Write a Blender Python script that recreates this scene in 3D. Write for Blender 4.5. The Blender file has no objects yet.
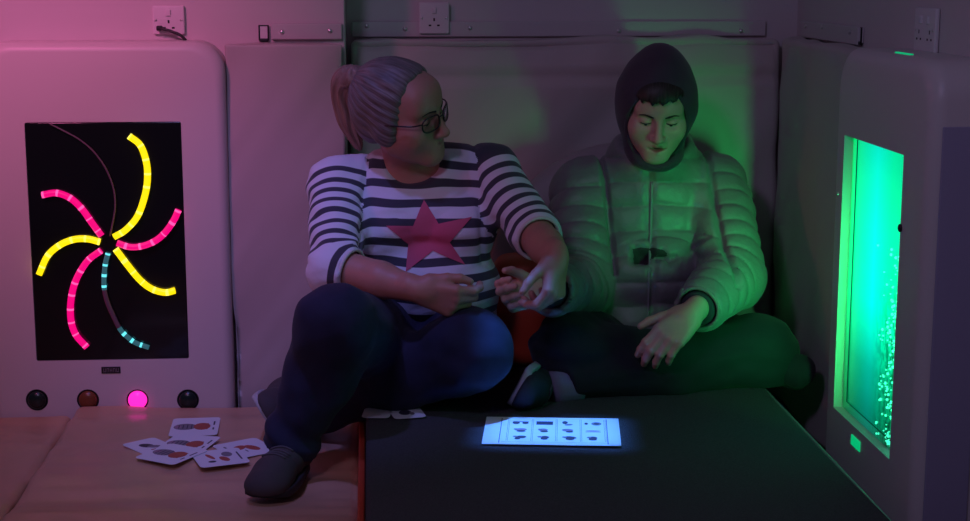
import bpy, bmesh, math, random
import numpy as np
from mathutils import Vector, Matrix

SC = bpy.context.scene
COL = SC.collection
rng = np.random.default_rng(7)

# ------------------------------------------------------------------ camera
FPX, CAMZ = 1585.0, 0.97
PITCH, YAW = math.radians(10.3), math.radians(4.15)
Fv = np.array([math.sin(YAW) * math.cos(PITCH), math.cos(YAW) * math.cos(PITCH), -math.sin(PITCH)])
Rv = np.array([math.cos(YAW), -math.sin(YAW), 0.0])
Uv = np.cross(Rv, Fv)
EYE = np.array([0.0, 0.0, CAMZ])


def ray(u, v):
    return Fv + Rv * ((u - 485.0) / FPX) + Uv * ((260.5 - v) / FPX)


def at(u, v, Y):
    """point of the room at depth Y seen at photo pixel (u, v)"""
    d = ray(u, v)
    return EYE + d * (Y / d[1])


def atz(u, v, z):
    d = ray(u, v)
    return EYE + d * ((z - CAMZ) / d[2])


def atx(u, v, x):
    d = ray(u, v)
    return EYE + d * (x / d[0])


cd = bpy.data.cameras.new('camera')
cam = bpy.data.objects.new('camera', cd)
COL.objects.link(cam)
cam.location = EYE
M3 = Matrix((Rv, Uv, -Fv)).transposed()
cam.rotation_euler = M3.to_euler()
cd.sensor_width = 36.0
cd.lens = FPX / 970 * 36.0
cd.clip_start = 0.05
SC.camera = cam
vs = SC.view_settings
vs.view_transform = 'Standard'
vs.look = 'None'
vs.gamma = 1.0
vs.exposure = 0.0
vs.use_curve_mapping = False


# ------------------------------------------------------------------ objects
BASE = {}


def setp(o, label=None, cat=None, group=None, kind=None):
    if label: o['label'] = label
    if cat: o['category'] = cat
    if group: o['group'] = group
    if kind: o['kind'] = kind
    return o


def empty(name, loc, label=None, cat=None, group=None):
    o = bpy.data.objects.new(name, None)
    o.empty_display_size = 0.05
    COL.objects.link(o)
    o.location = Vector(loc)
    BASE[o.name] = np.array(loc, float)
    return setp(o, label, cat, group)


def mk(name, V, F, mat, parent=None, base=None, smooth=True, attrs=None, mats=None, fmat=None):
    """V in world metres.  One mesh object; a child keeps its own origin at base."""
    V = np.asarray(V, float).reshape(-1, 3)
    if base is None:
        base = BASE[parent.name] if parent is not None else np.array([(V[:, 0].min() + V[:, 0].max()) / 2, (V[:, 1].min() + V[:, 1].max()) / 2, V[:, 2].min()])
    base = np.asarray(base, float)
    L = V - base
    me = bpy.data.meshes.new(name)
    if isinstance(F, np.ndarray):
        n = F.shape[1]
        me.vertices.add(len(L))
        me.vertices.foreach_set('co', L.astype(np.float32).ravel())
        me.loops.add(F.size)
        me.loops.foreach_set('vertex_index', F.astype(np.int32).ravel())
        me.polygons.add(len(F))
        me.polygons.foreach_set('loop_start', np.arange(0, F.size, n, dtype=np.int32))
        me.update(calc_edges=True)
    else:
        me.from_pydata(L.tolist(), [], F)
        me.update()
    for m in (mats or [mat]):
        me.materials.append(m)
    if fmat is not None:
        me.polygons.foreach_set('material_index', np.asarray(fmat, np.int32))
    me.polygons.foreach_set('use_smooth', np.full(len(me.polygons), smooth, bool))
    if attrs:
        for k, a in attrs.items():
            at_ = me.attributes.new(k, 'FLOAT', 'POINT')
            at_.data.foreach_set('value', np.asarray(a, np.float32))
    me.update()
    o = bpy.data.objects.new(name, me)
    COL.objects.link(o)
    if parent is not None:
        o.parent = parent
        o.location = Vector(base - BASE[parent.name])
    else:
        o.location = Vector(base)
    BASE[o.name] = base
    return o


# ------------------------------------------------------------------ noise
def _hash(i, j, k, seed):
    h = (i.astype(np.int64) * 374761393 + j.astype(np.int64) * 668265263 + k.astype(np.int64) * 2147483647 + seed * 974634777) & 0x7fffffff
    h = ((h ^ (h >> 13)) * 1274126177) & 0x7fffffff
    h = (h ^ (h >> 16)) & 0xffff
    return h / 65535.0 * 2 - 1


def vnoise(P, scale=1.0, seed=0):
    P = np.asarray(P, float) * np.asarray(scale, float)
    I = np.floor(P).astype(np.int64)
    f = P - I
    f = f * f * (3 - 2 * f)
    r = 0
    for a in (0, 1):
        for b in (0, 1):
            for c in (0, 1):
                w = (f[..., 0] if a else 1 - f[..., 0]) * (f[..., 1] if b else 1 - f[..., 1]) * (f[..., 2] if c else 1 - f[..., 2])
                r = r + w * _hash(I[..., 0] + a, I[..., 1] + b, I[..., 2] + c, seed)
    return r


def fbm(P, scale, seed=0, n=3):
    r, a = 0, 1.0
    s = np.asarray(scale, float)
    for i in range(n):
        r = r + a * vnoise(P, s, seed + i)
        a *= 0.5
        s = s * 2.03
    return r


def ss(a, b, x):
    t = np.clip((x - a) / (b - a), 0, 1)
    return t * t * (3 - 2 * t)


# ------------------------------------------------------------------ signed distance sculpting
def nrm(v):
    v = np.asarray(v, float)
    return v / np.linalg.norm(v)


def frame(f, up):
    """columns x (person's right), y forward, z up"""
    f = nrm(f)
    r = nrm(np.cross(f, np.asarray(up, float)))
    u = np.cross(r, f)
    return np.stack([r, f, u], 1)


class Field:
    def __init__(s, lo, hi, h):
        s.lo = np.asarray(lo, float)
        s.h = h
        s.n = np.ceil((np.asarray(hi, float) - s.lo) / h).astype(int) + 1
        s.f = np.full(s.n, 1.0, np.float32)

    def op(s, fn, lo, hi, k=0.0, mode='u'):
        m = k + 3 * s.h
        i0 = np.clip(np.floor((np.asarray(lo) - m - s.lo) / s.h).astype(int), 0, s.n)
        i1 = np.clip(np.ceil((np.asarray(hi) + m - s.lo) / s.h).astype(int) + 1, 0, s.n)
        if (i1 <= i0).any():
            return
        sl = tuple(slice(a, b) for a, b in zip(i0, i1))
        ax = [(s.lo[c] + s.h * np.arange(i0[c], i1[c])) for c in range(3)]
        P = np.stack(np.meshgrid(*ax, indexing='ij'), -1)
        d = fn(P).astype(np.float32)
        o = s.f[sl]
        if mode == 'u':
            if k > 0:
                hh = np.maximum(k - np.abs(o - d), 0) / k
                s.f[sl] = np.minimum(o, d) - hh * hh * k * 0.25
            else:
                s.f[sl] = np.minimum(o, d)
        elif mode == 's':
            d = -d
            if k > 0:
                hh = np.maximum(k - np.abs(o - d), 0) / k
                s.f[sl] = np.maximum(o, d) + hh * hh * k * 0.25
            else:
                s.f[sl] = np.maximum(o, d)

    def cap(s, a, b, ra, rb=None, k=0.0, mode='u', sq=None):
        a = np.asarray(a, float); b = np.asarray(b, float)
        rb = ra if rb is None else rb
        ab = b - a
        L2 = max(ab @ ab, 1e-12)
        R = max(ra, rb)

        def fn(P):
            q = P - a
            if sq is not None:
                n, f = sq
                q = q + ((q @ n) * (f - 1))[..., None] * n
            t = np.clip((q @ ab) / L2, 0, 1)
            q = q - t[..., None] * ab
            return np.sqrt((q * q).sum(-1)) - (ra + (rb - ra) * t)
        s.op(fn, np.minimum(a, b) - R, np.maximum(a, b) + R, k, mode)

    def chain(s, pts, rs, k=0.01, mode='u', sq=None):
        for i in range(len(pts) - 1):
            s.cap(pts[i], pts[i + 1], rs[i], rs[i + 1], k if True else 0, mode, sq)

    def ell(s, c, r, R=None, k=0.0, mode='u'):
        c = np.asarray(c, float); r = np.asarray(r, float)
        if r.ndim == 0: r = np.full(3, float(r))
        ext = r if R is None else np.sqrt(((np.asarray(R) ** 2) * (r ** 2)).sum(1))

        def fn(P):
            q = P - c
            if R is not None:
                q = q @ R
            k0 = np.sqrt(((q / r) ** 2).sum(-1))
            k1 = np.sqrt(((q / (r * r)) ** 2).sum(-1)) + 1e-9
            return np.where(k0 < 0.05, -r.min(), k0 * (k0 - 1) / k1)
        s.op(fn, c - ext, c + ext, k, mode)

    def box(s, c, hs, R, rad, k=0.0, mode='u'):
        c = np.asarray(c, float); hs = np.asarray(hs, float)
        ext = (np.abs(R) * (hs + rad)).sum(1)

        def fn(P):
            q = np.abs((P - c) @ R) - hs
            return np.sqrt((np.maximum(q, 0) ** 2).sum(-1)) + np.minimum(q.max(-1), 0) - rad
        s.op(fn, c - ext, c + ext, k, mode)

    def plane_cut(s, p, n, lo, hi, k=0.0):
        """remove everything on the +n side of p inside the box lo..hi"""
        p = np.asarray(p, float); n = nrm(n)
        lo = np.asarray(lo, float); hi = np.asarray(hi, float)
        c, e = (lo + hi) / 2, (hi - lo) / 2

        def fn(P):
            a = -((P - p) @ n)
            b = (np.abs(P - c) - e).max(-1)
            return np.maximum(a, b)
        s.op(fn, lo, hi, k, 's')

    def disc_cut(s, p, n, R, L, k=0.0):
        """cut a sleeve end square: remove a cylinder of radius R from p along n for length L"""
        p = np.asarray(p, float); n = nrm(n)

        def fn(P):
            q = P - p
            t = q @ n
            rr = np.sqrt(np.maximum((q * q).sum(-1) - t * t, 0))
            return np.maximum(np.maximum(-t, t - L), rr - R)
        e = np.full(3, R)
        s.op(fn, np.minimum(p, p + n * L) - e, np.maximum(p, p + n * L) + e, k, 's')

    def mesh(s, smooth=1):
        f = s.f
        sg = f < 0
        nx, ny, nz = f.shape
        al = np.ones((nx - 1, ny - 1, nz - 1), bool)
        an = np.zeros_like(al)
        for a in (0, 1):
            for b in (0, 1):
                for c in (0, 1):
                    v = sg[a:nx - 1 + a, b:ny - 1 + b, c:nz - 1 + c]
                    al &= v
                    an |= v
        act = an & ~al
        I = np.argwhere(act)
        idx = np.full(act.shape, -1, np.int32)
        idx[act] = np.arange(len(I))
        acc = np.zeros((len(I), 3))
        cnt = np.zeros(len(I))
        off = [(a, b, c) for a in (0, 1) for b in (0, 1) for c in (0, 1)]
        val = {o: f[I[:, 0] + o[0], I[:, 1] + o[1], I[:, 2] + o[2]].astype(float) for o in off}
        for o in off:
            for ax in range(3):
                if o[ax] == 0:
                    p = list(o); p[ax] = 1; p = tuple(p)
                    va, vb = val[o], val[p]
                    m = (va < 0) != (vb < 0)
                    t = np.where(m, va / np.where(m, va - vb, 1), 0)
                    pt = np.tile(np.array(o, float), (len(I), 1))
                    pt[:, ax] += t
                    acc[m] += pt[m]
                    cnt[m] += 1
        V = s.lo + s.h * (I + acc / cnt[:, None])
        Q = []
        for ax in range(3):
            o1, o2 = [(1, 2), (2, 0), (0, 1)][ax]
            sl0 = [slice(None)] * 3; sl1 = [slice(None)] * 3
            sl0[ax] = slice(0, -1); sl1[ax] = slice(1, None)
            A, B = sg[tuple(sl0)], sg[tuple(sl1)]
            E = np.argwhere(A != B)
            E = E[(E[:, o1] > 0) & (E[:, o2] > 0) & (E[:, o1] < f.shape[o1] - 1) & (E[:, o2] < f.shape[o2] - 1)]
            ins = A[E[:, 0], E[:, 1], E[:, 2]]
            def ci(d1, d2):
                C = E.copy(); C[:, o1] += d1; C[:, o2] += d2
                return idx[C[:, 0], C[:, 1], C[:, 2]]
            q = np.stack([ci(-1, -1), ci(0, -1), ci(0, 0), ci(-1, 0)], 1)
            q[~ins] = q[~ins][:, ::-1]
            Q.append(q)
        F = np.concatenate(Q)
        F = F[(F >= 0).all(1)]
        for _ in range(smooth):
            V = relax(V, F)
        return V, F


def relax(V, F, w=0.5):
    n = len(V)
    a = np.zeros((n, 3)); c = np.zeros(n)
    for i in range(4):
        x, y = F[:, i], F[:, (i + 1) % 4]
        for d in range(3):
            a[:, d] += np.bincount(x, V[y, d], n) + np.bincount(y, V[x, d], n)
        c += np.bincount(x, minlength=n) + np.bincount(y, minlength=n)
    return V * (1 - w) + w * a / np.maximum(c, 1)[:, None]


def normals(V, F):
    n = len(V)
    N = np.cross(V[F[:, 2]] - V[F[:, 0]], V[F[:, 3]] - V[F[:, 1]])
    R = np.zeros((n, 3))
    for i in range(4):
        for d in range(3):
            R[:, d] += np.bincount(F[:, i], N[:, d], n)
    return R / (np.linalg.norm(R, axis=1)[:, None] + 1e-12)


def seg_t(P, a, b):
    a = np.asarray(a, float); b = np.asarray(b, float)
    ab = b - a
    t = np.clip(((P - a) @ ab) / (ab @ ab), 0, 1)
    return t, np.linalg.norm(P - a - t[:, None] * ab, axis=1)


# ------------------------------------------------------------------ plain mesh builders
def rbox(lo, hi, r=0.01, step=0.05, disp=None):
    """rounded, subdivided box with an optional displacement along its normals"""
    lo = np.asarray(lo, float); hi = np.asarray(hi, float)
    r = min(r, (hi - lo).min() * 0.49)
    ax = []
    for c in range(3):
        n = max(1, int(math.ceil((hi[c] - lo[c] - 2 * r) / step)))
        mid = np.linspace(lo[c] + r, hi[c] - r, n + 1)
        e = r * np.array([0, 0.25, 0.55, 0.8])
        ax.append(np.concatenate([lo[c] + e, mid, (hi[c] - e)[::-1]]))
    Vs, Fs, n0 = [], [], 0
    for c in range(3):
        a, b = (c + 1) % 3, (c + 2) % 3
        for side, val in ((0, lo[c]), (1, hi[c])):
            A, B = np.meshgrid(ax[a], ax[b], indexing='ij')
            P = np.zeros(A.shape + (3,))
            P[..., a] = A; P[..., b] = B; P[..., c] = val
            na, nb = A.shape
            id_ = np.arange(na * nb).reshape(na, nb) + n0
            q = np.stack([id_[:-1, :-1], id_[1:, :-1], id_[1:, 1:], id_[:-1, 1:]], -1).reshape(-1, 4)
            if not side: q = q[:, ::-1]
            Vs.append(P.reshape(-1, 3)); Fs.append(q); n0 += na * nb
    V = np.concatenate(Vs); F = np.concatenate(Fs)
    key = np.round((V - lo) * 1e6).astype(np.int64)
    _, first, inv = np.unique(key, axis=0, return_index=True, return_inverse=True)
    V = V[first]; F = inv.reshape(-1)[F]
    inner = np.clip(V, lo + r, hi - r)
    d = V - inner
    N = d / (np.linalg.norm(d, axis=1)[:, None] + 1e-12)
    V = inner + N * r
    if disp is not None:
        V = V + N * disp(V, N)[:, None]
    return V, F


def join(*parts):
    """merge (V, F) lists; F become python lists"""
    Vs, Fs, n = [], [], 0
    for V, F in parts:
        V = np.asarray(V, float).reshape(-1, 3)
        Vs.append(V)
        Fs += [[int(i) + n for i in f] for f in F]
        n += len(V)
    return np.concatenate(Vs), Fs


def tube(pts, r, n=8, closed=False, caps=True):
    pts = np.asarray(pts, float)
    m = len(pts)
    r = np.broadcast_to(np.asarray(r, float), (m,))
    T = np.zeros_like(pts)
    for i in range(m):
        if closed:
            T[i] = pts[(i + 1) % m] - pts[i - 1]
        else:
            T[i] = pts[min(i + 1, m - 1)] - pts[max(i - 1, 0)]
        T[i] /= np.linalg.norm(T[i]) + 1e-12
    u = np.cross(T[0], [0.3, 0.5, 0.81]); u /= np.linalg.norm(u)
    V, F = [], []
    for i in range(m):
        u = u - T[i] * (u @ T[i]); u /= np.linalg.norm(u) + 1e-12
        w = np.cross(T[i], u)
        for j in range(n):
            a = 2 * math.pi * j / n
            V.append(pts[i] + r[i] * (math.cos(a) * u + math.sin(a) * w))
    for i in range(m if closed else m - 1):
        for j in range(n):
            a, b = i * n, ((i + 1) % m) * n
            F.append([a + j, a + (j + 1) % n, b + (j + 1) % n, b + j])
    if caps and not closed:
        F.append(list(range(n))[::-1])
        F.append([(m - 1) * n + j for j in range(n)])
    return np.array(V), F


def smooth_path(pts, n=40):
    """Catmull-Rom through pts"""
    P = np.asarray(pts, float)
    P = np.vstack([2 * P[0] - P[1], P, 2 * P[-1] - P[-2]])
    out = []
    m = len(P) - 3
    for i in range(m):
        p0, p1, p2, p3 = P[i:i + 4]
        k = max(2, n // m)
        for t in np.linspace(0, 1, k, endpoint=(i == m - 1)):
            out.append(0.5 * ((2 * p1) + (-p0 + p2) * t + (2 * p0 - 5 * p1 + 4 * p2 - p3) * t * t + (-p0 + 3 * p1 - 3 * p2 + p3) * t ** 3))
    return np.array(out)


def lathe(prof, o, axis, n=28):
    """prof: list of (radius, height) revolved about axis through o"""
    axis = nrm(axis)
    u = nrm(np.cross(axis, [0.31, 0.52, 0.79])); w = np.cross(axis, u)
    V, F = [], []
    for (r, h) in prof:
        for j in range(n):
            a = 2 * math.pi * j / n
            V.append(np.asarray(o) + axis * h + r * (math.cos(a) * u + math.sin(a) * w))
    for i in range(len(prof) - 1):
        for j in range(n):
            F.append([i * n + j, i * n + (j + 1) % n, (i + 1) * n + (j + 1) % n, (i + 1) * n + j])
    F.append(list(range(n))[::-1])
    F.append([(len(prof) - 1) * n + j for j in range(n)])
    return np.array(V), F


def uvsphere(c, r, R=None, n=20, m=12):
    V, F = [], []
    r = np.broadcast_to(np.asarray(r, float), (3,))
    R = np.eye(3) if R is None else R
    for i in range(m + 1):
        p = math.pi * i / m
        for j in range(n):
            a = 2 * math.pi * j / n
            V.append(np.asarray(c) + R @ (r * np.array([math.sin(p) * math.cos(a), math.sin(p) * math.sin(a), math.cos(p)])))
    for i in range(m):
        for j in range(n):
            F.append([i * n + j, (i + 1) * n + j, (i + 1) * n + (j + 1) % n, i * n + (j + 1) % n])
    return np.array(V), F


def bvh_of(V, F):
    from mathutils.bvhtree import BVHTree
    return BVHTree.FromPolygons([Vector(v) for v in V], [list(map(int, f)) for f in F])


# ------------------------------------------------------------------ materials
def mat(name, col, rough=0.7, metal=0.0, bump=None, spec=0.5, sheen=0.0, emit=None, estr=0.0, noise=None, coat=0.0, sss=0.0, trans=0.0, alpha=1.0):
    """principled material; bump=(scale, strength, distance), noise=(scale, amount) small variation of the base colour"""
    m = bpy.data.materials.new(name)
    m.use_nodes = True
    nt = m.node_tree
    b = nt.nodes['Principled BSDF']
    b.inputs['Base Color'].default_value = (*col, 1)
    b.inputs['Roughness'].default_value = rough
    b.inputs['Metallic'].default_value = metal
    b.inputs['Specular IOR Level'].default_value = spec
    b.inputs['Sheen Weight'].default_value = sheen
    b.inputs['Coat Weight'].default_value = coat
    b.inputs['Transmission Weight'].default_value = trans
    if sss:
        b.inputs['Subsurface Weight'].default_value = sss
        b.inputs['Subsurface Radius'].default_value = (0.008, 0.003, 0.0015)
        b.inputs['Subsurface Scale'].default_value = 1.0
    if emit:
        b.inputs['Emission Color'].default_value = (*emit, 1)
        b.inputs['Emission Strength'].default_value = estr
    tc = nt.nodes.new('ShaderNodeTexCoord')
    if noise:
        n = nt.nodes.new('ShaderNodeTexNoise')
        n.inputs['Scale'].default_value = noise[0]
        n.inputs['Detail'].default_value = 4
        nt.links.new(tc.outputs['Object'], n.inputs['Vector'])
        mx = nt.nodes.new('ShaderNodeMix'); mx.data_type = 'RGBA'
        a = noise[1]
        mx.inputs[6].default_value = (*[max(0, c * (1 - a)) for c in col], 1)
        mx.inputs[7].default_value = (*[min(1, c * (1 + a)) for c in col], 1)
        nt.links.new(n.outputs['Fac'], mx.inputs[0])
        nt.links.new(mx.outputs[2], b.inputs['Base Color'])
    if bump:
        n = nt.nodes.new('ShaderNodeTexNoise')
        n.inputs['Scale'].default_value = bump[0]
        n.inputs['Detail'].default_value = 5
        nt.links.new(tc.outputs['Object'], n.inputs['Vector'])
        bp = nt.nodes.new('ShaderNodeBump')
        bp.inputs['Strength'].default_value = bump[1]
        bp.inputs['Distance'].default_value = bump[2]
        nt.links.new(n.outputs['Fac'], bp.inputs['Height'])
        nt.links.new(bp.outputs['Normal'], b.inputs['Normal'])
    return m


def N_(m, t): return m.node_tree.nodes.new(t)
def L_(m, a, b): m.node_tree.links.new(a, b)
def BS(m): return m.node_tree.nodes['Principled BSDF']
# ================================================================== materials of the room
M_wall = mat('wall_paint', (0.62, 0.56, 0.56), 0.75, bump=(60, 0.06, 0.002), noise=(3, 0.05))
M_pad = mat('pad_vinyl', (0.52, 0.46, 0.44), 0.50, bump=(140, 0.08, 0.001), noise=(5, 0.06))
M_mat = mat('mat_vinyl', (0.60, 0.33, 0.21), 0.36, bump=(9, 0.18, 0.02), noise=(6, 0.10))
M_plastic = mat('panel_plastic', (0.66, 0.60, 0.58), 0.42, bump=(220, 0.04, 0.0005))
M_rail = mat('rail_plastic', (0.56, 0.52, 0.52), 0.5)
M_screw = mat('screw_metal', (0.75, 0.72, 0.72), 0.3, 0.9)
M_white = mat('socket_plastic', (0.72, 0.66, 0.68), 0.35)
M_hole = mat('dark_hole', (0.01, 0.01, 0.012), 0.8)
M_black = mat('black_rubber', (0.012, 0.012, 0.014), 0.45)
M_screen = mat('black_acrylic', (0.006, 0.006, 0.008), 0.12, spec=0.5)
M_carpet = mat('dark_carpet', (0.080, 0.070, 0.078), 0.97, bump=(420, 0.9, 0.004), noise=(260, 0.45), spec=0.15)
M_orange = mat('orange_vinyl', (0.62, 0.07, 0.03), 0.42, bump=(20, 0.1, 0.01))
M_floor = mat('floor_vinyl', (0.25, 0.2, 0.18), 0.5)
M_bean = mat('beanbag_vinyl', (0.42, 0.33, 0.34), 0.5, bump=(16, 0.25, 0.02), noise=(6, 0.08))


def slab(name, lo, hi, m, r=0.003, step=0.4, kind='structure', parent=None, disp=None):
    V, F = rbox(lo, hi, r, step, disp)
    o = mk(name, V, F, m, parent)
    if kind and parent is None: o['kind'] = kind
    return o


ZF = -0.20
slab('floor', (-2.6, 0.3, ZF - 0.05), (1.5, 4.5, ZF), M_floor)
slab('wall_back_left', (-2.6, 4.0, ZF), (-0.060, 4.32, 2.3), M_wall)
slab('wall_back', (-0.060, 4.24, ZF), (1.30, 4.32, 2.3), M_wall)
slab('wall_right', (1.15, 0.3, ZF), (1.25, 4.24, 2.3), M_wall)


# ------------------------------------------------------------------ wall pads
def folds(amp, seed, sx=2.0, diag=0.8):
    def d(V, N):
        P = V.copy()
        P[:, 0] = V[:, 0] + V[:, 1] + diag * V[:, 2]
        a = fbm(P, (3.2 * sx, 0.1, 0.9), seed, 3)
        b = fbm(V, (4, 4, 4), seed + 9, 2)
        return amp * (a * 0.7 + b * 0.5)
    return d


def pad_disp_main(V, N):
    """tall upper roll above z = 0.70 leans back; a stitched crease runs along its lower edge"""
    d = folds(0.013, 3, 1.7, -0.9)(V, N)
    fr = ss(-0.2, -0.9, N[:, 1])
    d = d - fr * 0.012 * np.exp(-((V[:, 2] - 0.700) / 0.010) ** 2)
    d = d - fr * 0.018 * ss(0.70, 0.80, V[:, 2])
    return d


V, F = rbox((-0.050, 4.165, -0.15), (1.092, 4.238, 0.800), 0.022, 0.014, pad_disp_main)
setp(mk('wall_pad', V, F, M_pad), 'large padded back wall panel behind the two seated people', 'wall pad', 'wall pads')
V, F = rbox((-0.3508, 3.935, -0.17), (-0.063, 3.998, 0.797), 0.006, 0.014, folds(0.012, 11, 2.2, -0.7))
setp(mk('wall_pad', V, F, M_pad), 'narrow wall pad between the light rope panel and the woman', 'wall pad', 'wall pads')
V, F = rbox((1.085, 3.47, -0.17), (1.148, 4.163, 0.800), 0.018, 0.016, folds(0.012, 17, 2.0, 0.7))
setp(mk('wall_pad', V, F, M_pad), 'wall pad on the right wall between the corner and the green bubble panel', 'wall pad', 'wall pads')


# ------------------------------------------------------------------ rails holding the pads
def screw(p, n, parent, r=0.0055):
    V, F = lathe([(r, 0.0), (r, 0.0015), (r * 0.7, 0.003), (0.0003, 0.0034)], p, n, 14)
    mk('screw', V, F, M_screw, parent)


def rail(lo, hi, n, screws, label):
    e = empty('pad_rail', ((lo[0] + hi[0]) / 2, (lo[1] + hi[1]) / 2, lo[2]), label, 'rail', 'pad rails')
    V, F = rbox(lo, hi, 0.004, 0.08)
    mk('rail', V, F, M_rail, e)
    for p in screws: screw(p, n, e)


rail((-0.242, 3.985, 0.806), (-0.066, 3.999, 0.846), (0, -1, 0), [at(282, 32, 3.984), at(330, 31, 3.984)], 'short pale rail screwed above the narrow wall pad left of the dark wall gap')
rail((-0.045, 4.226, 0.802), (1.062, 4.239, 0.843), (0, -1, 0), [at(u, v, 4.225) for u, v in ((367, 26), (405, 29), (470, 28), (619, 31), (741, 31))], 'long pale rail screwed along the back wall above both people')
rail((1.137, 3.66, 0.802), (1.149, 4.16, 0.845), (-1, 0, 0), [atx(u, v, 1.1365) for u, v in ((806, 26), (822, 27), (850, 32))], 'pale rail screwed to the right wall above the corner wall pad')


# ------------------------------------------------------------------ latches at the rail ends
def bracket(c, ux, n, label, w=0.022, h=0.036):
    """small dark-edged catch: base plate, raised frame and a pin"""
    ux = nrm(ux); n = nrm(n); uz = np.array([0, 0, 1.0])
    e = empty('pad_catch', c, label, 'catch', 'pad catches')
    R = np.stack([ux, n, uz], 1)
    def loc(V): return np.asarray(c) + np.asarray(V) @ R.T
    V, F = rbox((-w / 2, 0, 0), (w / 2, 0.005, h), 0.002, 0.05); mk('plate', loc(V), F, M_white, e)
    P = [(-w / 2, 0.006, 0), (w / 2, 0.006, 0), (w / 2, 0.006, h), (-w / 2, 0.006, h)]
    V, F = tube(loc(P), 0.0022, 6, closed=True); mk('frame', V, F, M_black, e)
    V, F = rbox((-w / 2, 0.004, -0.004), (w / 2, 0.010, 0.004), 0.002, 0.05); mk('pin', loc(V), F, M_black, e)


bracket(at(264, 40, 3.999), (1, 0, 0), (0, -1, 0), 'small dark edged catch on the wall left of the short rail')
bracket(atx(862, 43, 1.149), (0, -1, 0), (-1, 0, 0), 'small dark edged catch on the right wall above the bubble panel')


# ------------------------------------------------------------------ sockets
def socket(c, ux, n, w, h, label, holes=True, switch=True):
    ux = nrm(ux); n = nrm(n)
    R = np.stack([ux, n, np.array([0, 0, 1.0])], 1)
    e = empty('wall_socket', c, label, 'socket', 'wall sockets')
    def loc(V): return np.asarray(c) + np.asarray(V) @ R.T
    V, F = rbox((-w / 2, 0, -h / 2), (w / 2, 0.010, h / 2), 0.004, 0.05); mk('face_plate', loc(V), F, M_white, e)
    for sx in (-1, 1):
        p = loc([[sx * w * 0.40, 0.010, 0]])[0]
        V, F = lathe([(0.0035, 0), (0.003, 0.001)], p, n, 10); mk('screw', V, F, M_screw, e)
    if switch:
        for sx in ((-1, 1) if w > 0.1 else (0,)):
            V, F = rbox((sx * w * 0.16 - 0.006, 0.008, h * 0.14), (sx * w * 0.16 + 0.006, 0.014, h * 0.14 + 0.016), 0.002, 0.05)
            mk('switch', loc(V), F, M_white, e)
    if holes:
        for sx in ((-1, 1) if w > 0.1 else (0,)):
            parts = []
            for dx, dz, a, b in ((0, -0.004, 0.0022, 0.0040), (-0.011, -0.019, 0.0035, 0.0022), (0.011, -0.019, 0.0035, 0.0022)):
                parts.append(rbox((sx * w * 0.25 + dx - a, 0.0095, dz - b), (sx * w * 0.25 + dx + a, 0.0104, dz + b), 0.0004, 0.05))
            V, F = join(*parts); mk('pin_holes', loc(V), F, M_hole, e)
    return e


socket(at(169, 20, 3.999), (1, 0, 0), (0, -1, 0), 0.078, 0.070, 'single wall socket with black cable above the light rope panel')
socket(at(434, 18, 4.225), (1, 0, 0), (0, -1, 0), 0.080, 0.082, 'wall socket over the long rail above the woman')
socket(atx(929, 30, 1.149), (0, -1, 0), (-1, 0, 0), 0.125, 0.090, 'wall socket on the right wall above the bubble panel')
cable = smooth_path([at(160, 28, 3.984), at(161, 28.5, 3.972), at(170, 31, 3.968), at(180, 35, 3.965), at(186, 40.5, 3.965)], 40)
Vc, Fc = tube(cable, 0.0038, 8)
pc = at(160, 28, 3.989)
e = empty('power_cable', pc, 'black cable plugged into the wall socket above the light rope panel', 'cable')
mk('cord', Vc, Fc, M_black, e)
V, F = rbox(pc + (-0.007, -0.020, -0.006), pc + (0.007, 0.0, 0.006), 0.003, 0.05); mk('plug', V, F, M_black, e)

# ------------------------------------------------------------------ floor mats and the platform
def mat_disp(seed):
    def d(V, N):
        P = V.copy(); P[:, 0] = V[:, 0] * 0.9 + V[:, 1] * 0.5
        up = ss(0.3, 0.9, N[:, 2])
        w = fbm(P, (3.0, 7.5, 2), seed, 3) * 0.009 + vnoise(P, (2, 16, 2), seed + 4) * 0.005
        return up * w
    return d


V, F = rbox((-0.742, 2.35, ZF), (-0.032, 3.900, -0.098), 0.022, 0.014, mat_disp(21))
MAT_BVH = bvh_of(V, F)
setp(mk('floor_mat', V, F, M_mat), 'tan vinyl floor mat under the picture cards and the woman\'s foot', 'floor mat', 'tan floor mats')
V, F = rbox((-1.50, 2.35, ZF), (-0.748, 3.895, -0.118), 0.024, 0.014, mat_disp(22))
setp(mk('floor_mat', V, F, M_mat), 'tan vinyl floor mat at the far left edge with no cards', 'floor mat', 'tan floor mats')

e = empty('soft_platform', (0.45, 3.2, ZF), 'low dark carpeted platform that the man sits on under the worksheet', 'platform')
V, F = rbox((-0.018, 2.30, ZF), (0.926, 4.160, 0.0), 0.012, 0.03, lambda V, N: 0.003 * fbm(V, (3, 3, 3), 31, 2) * (N[:, 2] > 0.5))
mk('carpet_top', V, F, M_carpet, e)
V, F = rbox((-0.034, 2.30, ZF), (-0.0195, 4.10, -0.045), 0.005, 0.06); mk('side_panel', V, F, M_orange, e)
M_trim = mat('trim_grey', (0.20, 0.22, 0.22), 0.35)
V, F = tube(np.array([(0.927, y, -0.006) for y in np.linspace(2.31, 4.14, 30)]), 0.0045, 8); mk('edge_piping', V, F, M_trim, e)

# ------------------------------------------------------------------ soft things behind the pair
Vb, Fb = rbox(at(516, 310, 4.0) * (1, 0, 0) + (-0.075, 3.80, 0.002), at(516, 310, 4.0) * (1, 0, 0) + (0.065, 3.92, 0.285), 0.045, 0.02, lambda V, N: 0.006 * fbm(V, (9, 9, 9), 51, 2))
setp(mk('bolster_cushion', Vb, Fb, M_orange), 'orange red cushion standing between the woman and the man', 'cushion')
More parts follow.
